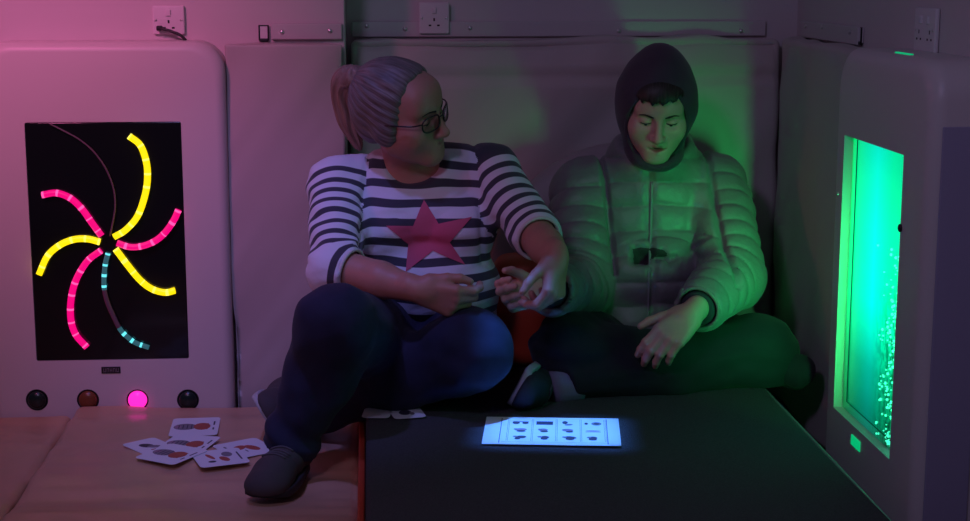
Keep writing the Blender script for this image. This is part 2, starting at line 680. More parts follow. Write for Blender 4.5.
# ================================================================== light rope panel (left) and bubble panel (right)
def cutbox(V, F, cutters):
    """boolean difference of plain meshes, returned as a mesh datablock's vertices and faces"""
    def tmp(V, F):
        me = bpy.data.meshes.new('tmp'); me.from_pydata(np.asarray(V).tolist(), [], [list(map(int, f)) for f in F]); me.update()
        o = bpy.data.objects.new('tmp', me); COL.objects.link(o); return o
    a = tmp(V, F); cs = []
    for cV, cF in cutters:
        c = tmp(cV, cF); cs.append(c)
        m = a.modifiers.new('b', 'BOOLEAN'); m.operation = 'DIFFERENCE'; m.object = c; m.solver = 'EXACT'
    dg = bpy.context.evaluated_depsgraph_get()
    dg.update()
    ev = a.evaluated_get(dg)
    me = ev.to_mesh()
    RV = np.array([v.co[:] for v in me.vertices]); RF = [list(p.vertices) for p in me.polygons]
    ev.to_mesh_clear()
    for o in cs + [a]:
        d = o.data; bpy.data.objects.remove(o); bpy.data.meshes.remove(d)
    return RV, RF


def auto_smooth(o, ang=35):
    me = o.data
    me.polygons.foreach_set('use_smooth', np.full(len(me.polygons), True, bool))
    bm = bmesh.new(); bm.from_mesh(me)
    for e in bm.edges:
        if len(e.link_faces) == 2 and e.calc_face_angle(0) > math.radians(ang): e.smooth = False
    bm.to_mesh(me); bm.free()


def panel_body(c, R, w, h, d, r, holes, parent, name='housing'):
    """housing with rounded top corners; local x across, y towards viewer, z up, origin bottom centre on the wall"""
    n = 12
    rc = 0.075
    prof = [(-w / 2, 0), (w / 2, 0)]
    for i in range(n + 1):
        a = math.pi / 2 * i / n
        prof.append((w / 2 - rc + rc * math.cos(a), h - rc + rc * math.sin(a)))
    for i in range(n + 1):
        a = math.pi / 2 + math.pi / 2 * i / n
        prof.append((-w / 2 + rc + rc * math.cos(a), h - rc + rc * math.sin(a)))
    prof = np.array(prof)
    cen = np.array([0, h / 2])
    V, F = [], []
    rings = [(0.0, 0.0), (d - r, 0.0)] + [(d - r + r * math.sin(t), r * (1 - math.cos(t))) for t in np.linspace(0.2, math.pi / 2, 7)]
    m = len(prof)
    for (y, ins) in rings:
        for p in prof:
            x = np.sign(p[0]) * max(0, abs(p[0]) - ins)
            z = p[1] - ins * (1 if p[1] > 0.01 else 0)
            V.append((x, y, z))
    for i in range(len(rings) - 1):
        for j in range(m):
            F.append([i * m + j, i * m + (j + 1) % m, (i + 1) * m + (j + 1) % m, (i + 1) * m + j])
    F.append(list(range(m))[::-1]); F.append([(len(rings) - 1) * m + j for j in range(m)])
    V = np.array(V)
    RV, RF = cutbox(V, F, holes)
    o = mk(name, np.asarray(c) + RV @ R.T, RF, M_plastic, parent)
    auto_smooth(o, 40)
    return o


def emit_mat(name, col, s, base=(0.02, 0.02, 0.02)):
    return mat(name, base, 0.4, emit=col, estr=s)


M_yel = emit_mat('yellow_light', (1.0, 0.72, 0.0), 1.25)
M_yelb = emit_mat('yellow_bead', (1.0, 0.85, 0.10), 1.5)
M_pink = emit_mat('pink_light', (1.0, 0.0, 0.22), 0.95)
M_pinkb = emit_mat('pink_bead', (1.0, 0.08, 0.34), 1.5)
M_cyan = emit_mat('cyan_light', (0.02, 0.10, 0.13), 1.0)
M_cyanb = emit_mat('cyan_bead', (0.12, 0.75, 0.85), 1.4)
M_tube = mat('clear_tube', (0.16, 0.10, 0.13), 0.25)
M_cap_dark = mat('green_lens', (0.010, 0.022, 0.018), 0.25)
M_cap_org = mat('amber_lens', (0.20, 0.055, 0.02), 0.3)
M_cap_pink = mat('pink_lens', (0.5, 0.02, 0.3), 0.3, emit=(1.0, 0.02, 0.42), estr=1.5)
M_badge = mat('badge_black', (0.012, 0.008, 0.012), 0.4)
M_badge_txt = mat('badge_print', (0.30, 0.26, 0.26), 0.5)

# ---- left
YF = 3.900
c0 = np.array([-0.647, 3.999, ZF])
RL = np.stack([(1, 0, 0), (0, -1, 0), (0, 0, 1)], 1).astype(float)
lp = empty('light_rope_panel', c0, 'tall pale panel with a spiral of yellow and pink light ropes', 'light panel', 'interactive wall panels')
scr = np.array([at(27, 122, YF), at(182, 122, YF), at(187, 360, YF), at(35, 360, YF)])
sx0, sx1, sz0, sz1 = -0.834, -0.459, 0.020, 0.613
def loL(p): return np.array([p[0] - c0[0], c0[1] - p[1], p[2] - c0[2]])
holes = [rbox((sx0 - c0[0], 0.091, sz0 - c0[2]), (sx1 - c0[0], 0.2, sz1 - c0[2]), 0.006, 1.0)]
btn = [at(37, 400, YF), at(88, 400, YF), at(137.5, 400, YF), at(188, 400, YF)]
for b in btn:
    q = loL(b)
    holes.append(lathe([(0.0275, 0), (0.0275, 0.2)], (q[0], 0.085, q[2]), (0, 1, 0), 32))
panel_body(c0, RL, 0.592, 1.006, 0.099, 0.024, holes, lp)
V, F = rbox((sx0 + 0.001, YF + 0.0005, sz0 + 0.001), (sx1 - 0.001, YF + 0.0075, sz1 - 0.001), 0.002, 1.0)
mk('screen', V, F, M_screen, lp)
for b, m in zip(btn, (M_cap_dark, M_cap_org, M_cap_pink, M_cap_dark)):
    V, F = lathe([(0.0274, 0), (0.0274, 0.012), (0.0235, 0.0125), (0.0235, 0.004)], (b[0], YF + 0.014, b[2]), (0, -1, 0), 32)
    o = mk('push_button', V, F, M_black, lp)
    V, F = lathe([(0.0232, 0)] + [(0.0232 * math.cos(t), 0.012 + 0.012 * math.sin(t)) for t in np.linspace(0, 1.5, 9)], (b[0], YF + 0.012, b[2]), (0, -1, 0), 32)
    q = mk('button_cap', V, F, m, o)
    if m is M_cap_pink: q['label'] = 'lit pink push button cap'
# badge
bc = at(111, 370, YF)
V, F = rbox(bc + (-0.0235, -0.002, -0.0085), bc + (0.0235, 0.001, 0.0085), 0.001, 1.0); bo = mk('badge', V, F, M_badge, lp)
parts = []
for i, x in enumerate((-0.0155, -0.0075, 0.0005, 0.0085, 0.0165)):
    for s in ((-0.0022, 0, 0.0005, 0.005), (0.0022, 0, 0.0005, 0.005), (0, (-0.004, 0.004, 0, 0.004, -0.004)[i], 0.0022, 0.0006)):
        parts.append(rbox(bc + (x + s[0] - s[2], -0.0026, s[1] - s[3]), bc + (x + s[0] + s[2], -0.0019, s[1] + s[3]), 0.0002, 1.0))
V, F = join(*parts); mk('lettering', V, F, M_badge_txt, bo)


def rope(px, m, mb, lit=((0, 1),), bead=0.034, r=0.0082):
    path = smooth_path([at(u, v, YF - 0.008) for u, v in px], 60)
    s = np.concatenate([[0], np.cumsum(np.linalg.norm(np.diff(path, axis=0), axis=1))])
    V, F = tube(path, r, 10)
    nf = len(F)
    fm = np.zeros(nf, int)
    for i in range(len(path) - 1):
        mid = (s[i] + s[i + 1]) / 2
        t = mid / s[-1]
        on = any(a <= t <= b for a, b in lit)
        v = 2
        if on: v = 1 if (mid % bead) < 0.0055 else 0
        fm[i * 10:(i + 1) * 10] = v
    fm[-2:] = 0 if any(b == 1 for a, b in lit) else 2
    return mk('light_rope', V, F, None, lp, mats=[m, mb, M_tube], fmat=fm)


def resample(px): return px


o = rope([(129, 136), (140, 145), (146, 160.6), (147.5, 177), (145, 195), (137.6, 216), (125.6, 230), (114, 237)], M_yel, M_yelb); o['label'] = 'yellow lit rope curling to the top right'
o = rope([(178.5, 210), (173.6, 220.6), (165, 232.6), (155, 241), (142.5, 246), (130, 247), (117, 243)], M_pink, M_pinkb); o['label'] = 'pink lit rope curving to the right'
o = rope([(115.5, 249), (127.5, 265), (140, 280), (152, 289), (165, 292.5), (175, 290.5)], M_yel, M_yelb); o['label'] = 'yellow lit rope curving to the lower right'
o = rope([(108, 253), (105, 266), (104, 285), (107, 301), (114, 317.5), (120, 329), (127.5, 337), (136, 343), (149, 347.5)], M_cyan, M_cyanb, ((0, 0.33), (0.68, 1.0)), 0.0265, 0.0062); o['label'] = 'mostly unlit rope with a few cyan lights'
o = rope([(101, 250.5), (87.5, 261), (76, 280), (71, 300), (71, 320), (76, 335), (87, 347.5)], M_pink, M_pinkb); o['label'] = 'pink lit rope curling to the bottom'
o = rope([(100, 242), (87.5, 239), (74, 239.5), (60, 245), (47.5, 256), (39, 274.5)], M_yel, M_yelb); o['label'] = 'yellow lit rope curving to the left'
o = rope([(42, 195), (56, 193), (70, 198), (82, 209), (92, 223), (101.5, 236)], M_pink, M_pinkb); o['label'] = 'pink lit rope curving to the upper left'
o = rope([(50, 124), (64, 131), (80, 140), (94, 152), (106, 169), (113.6, 189), (115, 209), (110, 236)], M_cyan, M_cyanb, (), 0.02, 0.0022); o['label'] = 'thin unlit rope curling to the top'

# ---- right
XF = 1.030
c1 = np.array([1.149, 3.150, ZF])
RR = np.stack([(0, -1, 0), (-1, 0, 0), (0, 0, 1)], 1).astype(float)
bp_ = empty('bubble_panel', c1, 'tall pale panel on the right wall with a glowing green bubble tank', 'bubble panel', 'interactive wall panels')
yS0, yS1 = 2.990, 3.378          # near, far side of the opening
zS0, zS1 = 0.009, 0.622
dep = 0.024
hole = rbox((c1[1] - yS1, 0.119 - dep, zS0 - ZF), (c1[1] - yS0, 0.2, zS1 - ZF), 0.002, 1.0)
panel_body(c1, RR, 0.605, 1.010, 0.119, 0.032, [hole], bp_)


def bubble_mat():
    m = mat('bubble_tank_glow', (0.0, 0.10, 0.06), 0.25)
    b = BS(m)
    tc = N_(m, 'ShaderNodeTexCoord')
    sep = N_(m, 'ShaderNodeSeparateXYZ'); L_(m, tc.outputs['Generated'], sep.inputs[0])
    # lamps at the back of the tank: a cyan core, greener towards the far side and the bottom
    rp = N_(m, 'ShaderNodeValToRGB')
    cr = rp.color_ramp
    cr.elements[0].position = 0.0; cr.elements[0].color = (0.0, 0.85, 0.30, 1)
    cr.elements[1].position = 1.0; cr.elements[1].color = (0.0, 0.80, 0.16, 1)
    e = cr.elements.new(0.55); e.color = (0.0, 1.0, 0.72, 1)
    e = cr.elements.new(0.30); e.color = (0.0, 0.95, 0.42, 1)
    L_(m, sep.outputs['Y'], rp.inputs[0])
    zr = N_(m, 'ShaderNodeValToRGB')
    z = zr.color_ramp
    z.elements[0].position = 0.0; z.elements[0].color = (0.10, 0.10, 0.10, 1)
    z.elements[1].position = 1.0; z.elements[1].color = (0.62, 0.62, 0.62, 1)
    q = z.elements.new(0.22); q.color = (0.35, 0.35, 0.35, 1)
    q = z.elements.new(0.45); q.color = (1, 1, 1, 1)
    q = z.elements.new(0.7); q.color = (0.95, 0.95, 0.95, 1)
    L_(m, sep.outputs['Z'], zr.inputs[0])
    mx = N_(m, 'ShaderNodeMix'); mx.data_type = 'RGBA'; mx.blend_type = 'MULTIPLY'; mx.inputs[0].default_value = 1
    L_(m, rp.outputs[0], mx.inputs[6]); L_(m, zr.outputs[0], mx.inputs[7])
    # streams of rising bubbles break the glow up
    mp = N_(m, 'ShaderNodeMapping'); mp.inputs['Scale'].default_value = (60, 60, 34)
    L_(m, tc.outputs['Object'], mp.inputs[0])
    nz = N_(m, 'ShaderNodeTexNoise'); nz.inputs['Scale'].default_value = 1.0; nz.inputs['Detail'].default_value = 4; nz.inputs['Roughness'].default_value = 0.7
    L_(m, mp.outputs[0], nz.inputs['Vector'])
    nr = N_(m, 'ShaderNodeMapRange'); nr.inputs[1].default_value = 0.42; nr.inputs[2].default_value = 0.56; nr.inputs[3].default_value = 0.25; nr.inputs[4].default_value = 1.2
    L_(m, nz.outputs['Fac'], nr.inputs[0])
    # the stream stays on the near half and below mid height
    my = N_(m, 'ShaderNodeMapRange'); my.inputs[1].default_value = 0.52; my.inputs[2].default_value = 0.18; L_(m, sep.outputs['Y'], my.inputs[0])
    mz = N_(m, 'ShaderNodeMapRange'); mz.inputs[1].default_value = 0.62; mz.inputs[2].default_value = 0.36; L_(m, sep.outputs['Z'], mz.inputs[0])
    mu = N_(m, 'ShaderNodeMath'); mu.operation = 'MULTIPLY'; L_(m, my.outputs[0], mu.inputs[0]); L_(m, mz.outputs[0], mu.inputs[1])
    ml = N_(m, 'ShaderNodeMix'); ml.data_type = 'FLOAT'; ml.inputs[2].default_value = 1.0
    L_(m, mu.outputs[0], ml.inputs[0]); L_(m, nr.outputs[0], ml.inputs[3])
    m2 = N_(m, 'ShaderNodeVectorMath'); m2.operation = 'SCALE'
    L_(m, mx.outputs[2], m2.inputs[0]); L_(m, ml.outputs[0], m2.inputs['Scale'])
    L_(m, m2.outputs[0], b.inputs['Emission Color'])
    b.inputs['Emission Strength'].default_value = GREEN
    return m


GREEN = 1.35
M_tank = bubble_mat()
V, F = rbox((XF + dep - 0.004, yS0 + 0.0005, zS0 + 0.0005), (XF + dep + 0.03, yS1 - 0.0005, zS1 - 0.0005), 0.001, 1.0)
tank = mk('bubble_tank', V, F, M_tank, bp_)
M_bub = mat('bubble', (0.1, 0.7, 0.4), 0.15, emit=(0.05, 1.0, 0.55), estr=1.3)
parts = []
rb = random.Random(5)
for i in range(260):
    y = yS0 + 0.015 + abs(rb.gauss(0.0, 0.055)); zb = zS0 + 0.01 + rb.random() ** 1.3 * 0.40
    if y > yS1 - 0.1: continue
    parts.append(uvsphere((XF + dep - 0.005, y, zb), rb.uniform(0.0012, 0.0034), None, 8, 5))
V, F = join(*parts); o = mk('bubbles', V, F, M_bub, tank); o['kind'] = 'stuff'
# trim frame line inside the opening
P = [(XF + dep - 0.006, yS1 - 0.030, zS0 + 0.030), (XF + dep - 0.006, yS0 + 0.004, zS0 + 0.030)]
M_line = mat('tank_seal', (0.0, 0.05, 0.03), 0.4)
V, F = tube([(XF + dep - 0.005, yS1 - 0.034, zS1 - 0.002), (XF + dep - 0.005, yS1 - 0.034, zS0 + 0.022), (XF + dep - 0.005, yS0 + 0.004, zS0 + 0.022)], 0.0012, 6)
mk('tank_seal', V, F, M_line, bp_)
for (u, v) in ((838, 194),):
    p = atx(u, v, XF)
    V, F = lathe([(0.006, 0), (0.006, 0.002), (0.003, 0.0035)], p + (0.0005, 0, 0), (-1, 0, 0), 14); mk('screw', V, F, M_screw, bp_)
p = atx(903, 229, XF)
V, F = lathe([(0.008, 0), (0.008, 0.004), (0.004, 0.006)], (XF + 0.0005, yS0 - 0.004, p[2]), (-1, 0, 0), 14); mk('stud', V, F, M_black, bp_)
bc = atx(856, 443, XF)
M_gbadge = mat('badge_green_glow', (0.05, 0.5, 0.25), 0.4, emit=(0.0, 0.75, 0.25), estr=0.6)  # badge under the tank, its lit green put in as emission
V, F = rbox((XF - 0.0025, bc[1] - 0.030, bc[2] - 0.011), (XF + 0.001, bc[1] + 0.030, bc[2] + 0.011), 0.001, 1.0); mk('glowing_badge', V, F, M_gbadge, bp_)
# dark purple end cover on the near side
M_side = mat('side_cover', (0.36, 0.33, 0.46), 0.6)
V, F = rbox((1.052, 2.8435, -0.16), (1.138, 2.8490, 0.690), 0.002, 0.5); mk('side_cover', V, F, M_side, bp_)
M_glint = mat('glint_glow', (0.02, 0.1, 0.05), 0.4, emit=(0.0, 0.40, 0.16), estr=1.0)  # green glint on the housing top, painted as an added emissive strip
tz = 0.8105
V, F = rbox((1.060, 3.07, tz - 0.001), (1.068, 3.16, tz + 0.002), 0.0008, 0.5); mk('green_glint', V, F, M_glint, bp_)
# ================================================================== worksheet and picture cards
M_paper = mat('laminated_paper', (0.86, 0.86, 0.88), 0.35)
M_card = mat('card_white', (0.80, 0.78, 0.82), 0.4)
M_ink = mat('ink_dark', (0.035, 0.03, 0.06), 0.6)
M_inkg = mat('ink_grey', (0.22, 0.19, 0.22), 0.6)
M_inkr = mat('ink_red', (0.45, 0.09, 0.06), 0.6)
M_inkp = mat('ink_mauve', (0.36, 0.20, 0.28), 0.6)


def rrect(w, h, r, n=5):
    P = []
    for cx, cy, a0 in ((w / 2 - r, h / 2 - r, 0), (-w / 2 + r, h / 2 - r, 90), (-w / 2 + r, -h / 2 + r, 180), (w / 2 - r, -h / 2 + r, 270)):
        for i in range(n + 1):
            a = math.radians(a0 + 90 * i / n)
            P.append((cx + r * math.cos(a), cy + r * math.sin(a)))
    return P


def prism(P, z0, z1):
    n = len(P)
    V = [(x, y, z0) for x, y in P] + [(x, y, z1) for x, y in P]
    F = [list(range(n))[::-1], [n + i for i in range(n)]] + [[i, (i + 1) % n, n + (i + 1) % n, n + i] for i in range(n)]
    return np.array(V, float), F


def ellp(cx, cy, a, b, rot=0, n=16):
    r = math.radians(rot)
    return [(cx + a * math.cos(t) * math.cos(r) - b * math.sin(t) * math.sin(r), cy + a * math.cos(t) * math.sin(r) + b * math.sin(t) * math.cos(r)) for t in np.linspace(0, 2 * math.pi, n, endpoint=False)]


def rectp(cx, cy, w, h): return [(cx - w / 2, cy - h / 2), (cx + w / 2, cy - h / 2), (cx + w / 2, cy + h / 2), (cx - w / 2, cy + h / 2)]


def flat(name, outline, th, marks, mats, base, rz=0, tilt=(0, 0), parent=None, warp=None):
    """a sheet with printed marks: marks = [(polygon, material index, layer)]"""
    parts, fm = [], []
    V, F = prism(outline, 0, th); parts.append((V, F)); fm += [0] * len(F)
    for P, mi, ly in marks:
        V, F = prism(P, th, th + 0.00012 * ly); parts.append((V, F)); fm += [mi] * len(F)
    V, F = join(*parts)
    if warp: V[:, 2] += warp(V)
    Rm = np.array((Matrix.Rotation(rz, 3, 'Z') @ Matrix.Rotation(tilt[0], 3, 'X') @ Matrix.Rotation(tilt[1], 3, 'Y')))
    V = np.asarray(base) + V @ Rm.T
    return mk(name, V, F, None, parent, base=base if parent is None else None, smooth=False, mats=mats, fmat=fm)


# ---- A4 worksheet on the platform: a four column table of small pictures
marks = []
Wd, Hd = 0.290, 0.205
for x in (-0.110, 0.118): marks.append((rectp(x, 0, 0.0016, 0.185), 1, 1))
xs = [-0.093, -0.0415, 0.0105, 0.0625]
for i in range(5): 
    x = -0.094 + i * 0.052
    marks.append((rectp(x - 0.0015, 0.006, 0.0006, 0.165), 1, 1)); marks.append((rectp(x + 0.0015, 0.006, 0.0006, 0.165), 1, 1))
marks.append((rectp(0.008, -0.084, 0.225, 0.0006), 2, 1))
for i in range(4):
    cx = -0.068 + i * 0.052
    for j in range(3):
        cy = 0.058 - j * 0.055
        k = (i * 3 + j)
        if k == 3: marks.append((rectp(cx, cy, 0.036, 0.026), 1, 1)); continue
        if k in (0,):
            marks.append((ellp(cx - 0.010, cy, 0.008, 0.011), 1, 1)); marks.append((ellp(cx + 0.010, cy, 0.007, 0.010), 1, 1)); marks.append((rectp(cx, cy + 0.008, 0.034, 0.004), 1, 2)); continue
        if k == 10: marks.append((ellp(cx, cy, 0.016, 0.004), 4, 1)); marks.append((rectp(cx, cy - 0.008, 0.032, 0.003), 4, 1)); continue
        if k == 9: marks.append((ellp(cx - 0.014, cy, 0.004, 0.008), 1, 1)); marks.append((ellp(cx + 0.008, cy, 0.011, 0.013), 2, 1)); marks.append((ellp(cx + 0.008, cy, 0.006, 0.007), 1, 2)); continue
        if k == 6: marks.append((ellp(cx - 0.008, cy + 0.006, 0.006, 0.012), 1, 1)); marks.append((ellp(cx, cy - 0.010, 0.009, 0.006, 20), 2, 1)); continue
        marks.append((ellp(cx + rb.uniform(-.003, .003), cy + 0.003, rb.uniform(.009, .014), 0.010, rb.uniform(-20, 20)), 4 if j == 1 else 1, 1))
        marks.append((ellp(cx + rb.uniform(-.005, .005), cy - 0.008, rb.uniform(.006, .010), 0.007), 1, 2))
        marks.append((ellp(cx - 0.009, cy + 0.006, 0.005, 0.005), 2, 3))
q = [atz(485, 419, 0), atz(616, 421, 0), atz(623, 448, 0), atz(484, 446, 0)]
pc_ = sum(q) / 4
ang = math.atan2(*((q[1] + q[2] - q[0] - q[3])[[1, 0]]))
o = flat('worksheet', rrect(Wd, Hd, 0.002, 1), 0.0006, marks, [M_paper, M_ink, M_inkg, M_inkr, M_inkp], (pc_[0], pc_[1], 0.0045), ang,
         warp=lambda V: 0.0)
setp(o, 'white landscape worksheet with a table of small pictures on the dark platform', 'worksheet')


# ---- picture cards
def rest(c, z):
    """lift above the mat surface under the card"""
    zs = []
    for dx in (-0.05, 0, 0.05):
        for dy in (-0.06, 0, 0.06):
            h = MAT_BVH.ray_cast(Vector((c[0] + dx, c[1] + dy, 0.5)), Vector((0, 0, -1)))
            if h[0] is not None: zs.append(h[0].z)
    return max(zs) + 0.0005 + z


def card(c, rz, tilt, style, label, w=0.105, h=0.148, group='picture cards', z=0.0):
    mk_ = []
    if style == 'skirt':      # grey patterned top, red lower half, caption beside
        mk_ += [(ellp(0, 0.030, 0.018, 0.036), 2, 1), (ellp(0, 0.052, 0.010, 0.010), 4, 2), (ellp(0, -0.022, 0.020, 0.026), 3, 2), (rectp(0, -0.034, 0.034, 0.014), 3, 3)]
        for i in range(4): mk_.append((rectp(0, 0.010 + i * 0.013, 0.028 - 0.003 * i, 0.003), 1, 3))
        mk_ += [(rectp(0.018, -0.058, 0.022, 0.005), 1, 1), (rectp(-0.014, -0.058, 0.012, 0.005), 1, 1)]
    elif style == 'bird':
        mk_ += [(ellp(-0.005, 0.015, 0.016, 0.024, 25), 1, 1), (ellp(0.008, -0.006, 0.020, 0.012, -35), 2, 2), (rectp(0.0, -0.028, 0.03, 0.006), 3, 1)]
    elif style == 'boot':
        mk_ += [(ellp(0.004, 0.018, 0.022, 0.015, 30), 3, 1), (ellp(-0.008, -0.016, 0.012, 0.024, 15), 3, 2), (rectp(0.016, -0.010, 0.012, 0.004), 1, 1), (rectp(-0.004, -0.050, 0.05, 0.006), 1, 1)]
    elif style == 'mixed':
        mk_ += [(ellp(-0.016, 0.026, 0.016, 0.016), 2, 1), (ellp(0.012, 0.010, 0.018, 0.012, 30), 3, 1), (ellp(-0.010, -0.026, 0.020, 0.007, 25), 3, 1), (ellp(0.022, -0.030, 0.006, 0.012), 1, 1), (rectp(0, 0.058, 0.05, 0.005), 1, 1)]
    elif style == 'dark':
        mk_ += [(ellp(0.004, 0.008, 0.024, 0.030, 20), 1, 1), (ellp(-0.010, -0.020, 0.014, 0.012), 2, 2)]
    mk_ = [([(x * w / 0.105, y * h / 0.148) for x, y in P], mi, ly) for P, mi, ly in mk_]
    return setp(flat('picture_card', rrect(w, h, 0.012), 0.0007, mk_, [M_card, M_ink, M_inkg, M_inkr, M_inkp], (c[0], c[1], z), rz, tilt), label, 'card', group)


zm = -0.096
def cz(u, v, z): return atz(u, v, z)
D = math.radians
p = cz(195, 427.5, zm)
card(p, D(92), (0.0, 0.0), 'skirt', 'picture card lying apart, nearest the lit pink button', 0.152, 0.113, z=rest(p, 0))
p = cz(151, 449, zm); card(p, D(38), (0, 0), 'bird', 'small looking picture card half hidden at the left end of the card pile', 0.085, 0.12, z=rest(p, 0))
p = cz(188, 447, zm); card(p, D(74), (0, 0), 'skirt', 'picture card in the middle of the pile under the front card', 0.135, 0.112, z=rest(p, 0.0009))
p = cz(246, 451, zm); card(p, D(-58), (0, 0), 'boot', 'picture card at the right end of the pile next to the woman\'s shoe', 0.125, 0.112, z=rest(p, 0.0012))
p = cz(220, 461, zm); card(p, D(-72), (0, 0), 'mixed', 'picture card at the front right of the pile with several small drawings', 0.120, 0.110, z=rest(p, 0.0028))
p = cz(172, 458, zm); card(p, D(57), (0, 0), 'skirt', 'front picture card of the pile with a grey and red figure on top', 0.125, 0.112, z=rest(p, 0.0042))
p = atz(377, 413.5, 0.004); card(p, D(84), (0, 0), 'none', 'blank side up card on the dark platform by the woman\'s knee', 0.080, 0.062, 'cards on the platform', z=0.005)
p = atz(407, 413.5, 0.004); card(p, D(100), (0, 0), 'dark', 'card with a dark drawing on the platform edge below the woman\'s legs', 0.085, 0.072, 'cards on the platform', z=0.005)
# ================================================================== people: shared sculpting
def head_prims(f, o, R, s=1.0, jaw=1.0, fat=0.0, mouth_open=0.0, lidded=True, nose=1.0, ears=True):
    """head about origin o (eye level, between the ears); columns of R: right, forward, up"""
    o = np.asarray(o, float)
    def p(x, y, z): return o + s * (R @ np.array([x, y, z], float))
    def E(c, r, k, mode='u', rot=None): f.ell(p(*c), np.array(r) * s, R if rot is None else R @ rot, k * s, mode)
    def C(a, b, ra, rb, k, mode='u'): f.cap(p(*a), p(*b), ra * s, rb * s, k * s, mode)
    E((0, -0.012, 0.034), (0.075, 0.096, 0.084), 0)
    E((0, 0.020, -0.030), (0.066 + fat * .5, 0.066, 0.078), 0.03)
    for sx in (-1, 1):
        C((sx * 0.054 * jaw, 0.000, -0.058), (sx * 0.016, 0.064, -0.098), 0.018 + fat, 0.017 + fat * .5, 0.03)   # jaw line
        E((sx * 0.044, 0.050, -0.034), (0.024 + fat, 0.028, 0.026 + fat), 0.028)                    # cheek
        C((sx * 0.012, 0.080, 0.022), (sx * 0.046, 0.062, 0.020), 0.010, 0.010, 0.014)              # brow
    E((0, 0.068, -0.099), (0.022, 0.018, 0.017), 0.022)                                             # chin
    E((0, 0.066, -0.068), (0.034, 0.020, 0.022), 0.022)                                             # muzzle
    E((0, 0.062, 0.045), (0.052, 0.026, 0.034), 0.03)                                               # forehead
    for sx in (-1, 1):
        E((sx * 0.031, 0.089, -0.003), (0.020, 0.017, 0.013), 0.014, 's')                           # eye socket
        E((sx * 0.031, 0.0690, -0.003), (0.0165, 0.0135, 0.0115), 0.004)                            # lids
    C((0, 0.083, 0.012), (0, 0.103 * (0.9 + .1 * nose), -0.036), 0.0075, 0.0105, 0.012)             # nose
    E((0, 0.104, -0.040), (0.0115 * nose, 0.0115, 0.010), 0.008)
    for sx in (-1, 1):
        E((sx * 0.0125, 0.094, -0.043), (0.0075, 0.010, 0.0075), 0.006)
        E((sx * 0.0065, 0.101, -0.0515), (0.0038, 0.006, 0.003), 0.003, 's')
    C((0, 0.090, -0.053), (0, 0.087, -0.060), 0.004, 0.004, 0.008)
    C((-0.019, 0.077, -0.0665), (-0.004, 0.0875, -0.0635), 0.0038, 0.0058, 0.006)
    C((0.019, 0.077, -0.0665), (0.004, 0.0875, -0.0635), 0.0038, 0.0058, 0.006)
    dz = mouth_open
    C((-0.017, 0.076, -0.0705 - dz), (0, 0.0855, -0.0755 - dz), 0.0040, 0.0068, 0.006)
    C((0.017, 0.076, -0.0705 - dz), (0, 0.0855, -0.0755 - dz), 0.0040, 0.0068, 0.006)
    C((-0.021, 0.084, -0.0690 - dz * .5), (0.021, 0.084, -0.0690 - dz * .5), 0.0012 + dz * .2, 0.0012 + dz * .2, 0.003, 's')
    if dz: E((0, 0.091, -0.0690 - dz * .5), (0.015, 0.016, 0.0022 + dz * .45), 0.003, 's')
    if ears:
        for sx in (-1, 1):
            a = math.radians(18)
            rot = np.array(Matrix.Rotation(-a * sx, 3, 'Z')) @ np.array(Matrix.Rotation(-0.2, 3, 'X'))
            E((sx * 0.080, -0.012, -0.010), (0.0075, 0.018, 0.031), 0.008, 'u', rot)
            E((sx * 0.087, -0.006, -0.008), (0.006, 0.010, 0.019), 0.006, 's', rot)
            E((sx * 0.079, -0.002, -0.034), (0.006, 0.008, 0.010), 0.006, 'u', rot)
    return p


def lip_mask(V, p_, R, o, s, dz=0.0):
    q = ((V - o) @ R) / s
    m = np.zeros(len(V))
    for a, b, r in (((-0.019, 0.077, -0.0665), (-0.004, 0.0875, -0.0635), 0.0066), ((0.019, 0.077, -0.0665), (0.004, 0.0875, -0.0635), 0.0066), ((-0.004, 0.0875, -0.0635), (0.004, 0.0875, -0.0635), 0.0066),
                    ((-0.017, 0.076, -0.0705 - dz), (0, 0.0855, -0.0755 - dz), 0.0082), ((0.017, 0.076, -0.0705 - dz), (0, 0.0855, -0.0755 - dz), 0.0082)):
        t, d = seg_t(q, a, b)
        m = np.maximum(m, ss(r * 1.15, r * 0.9, d))
    return m


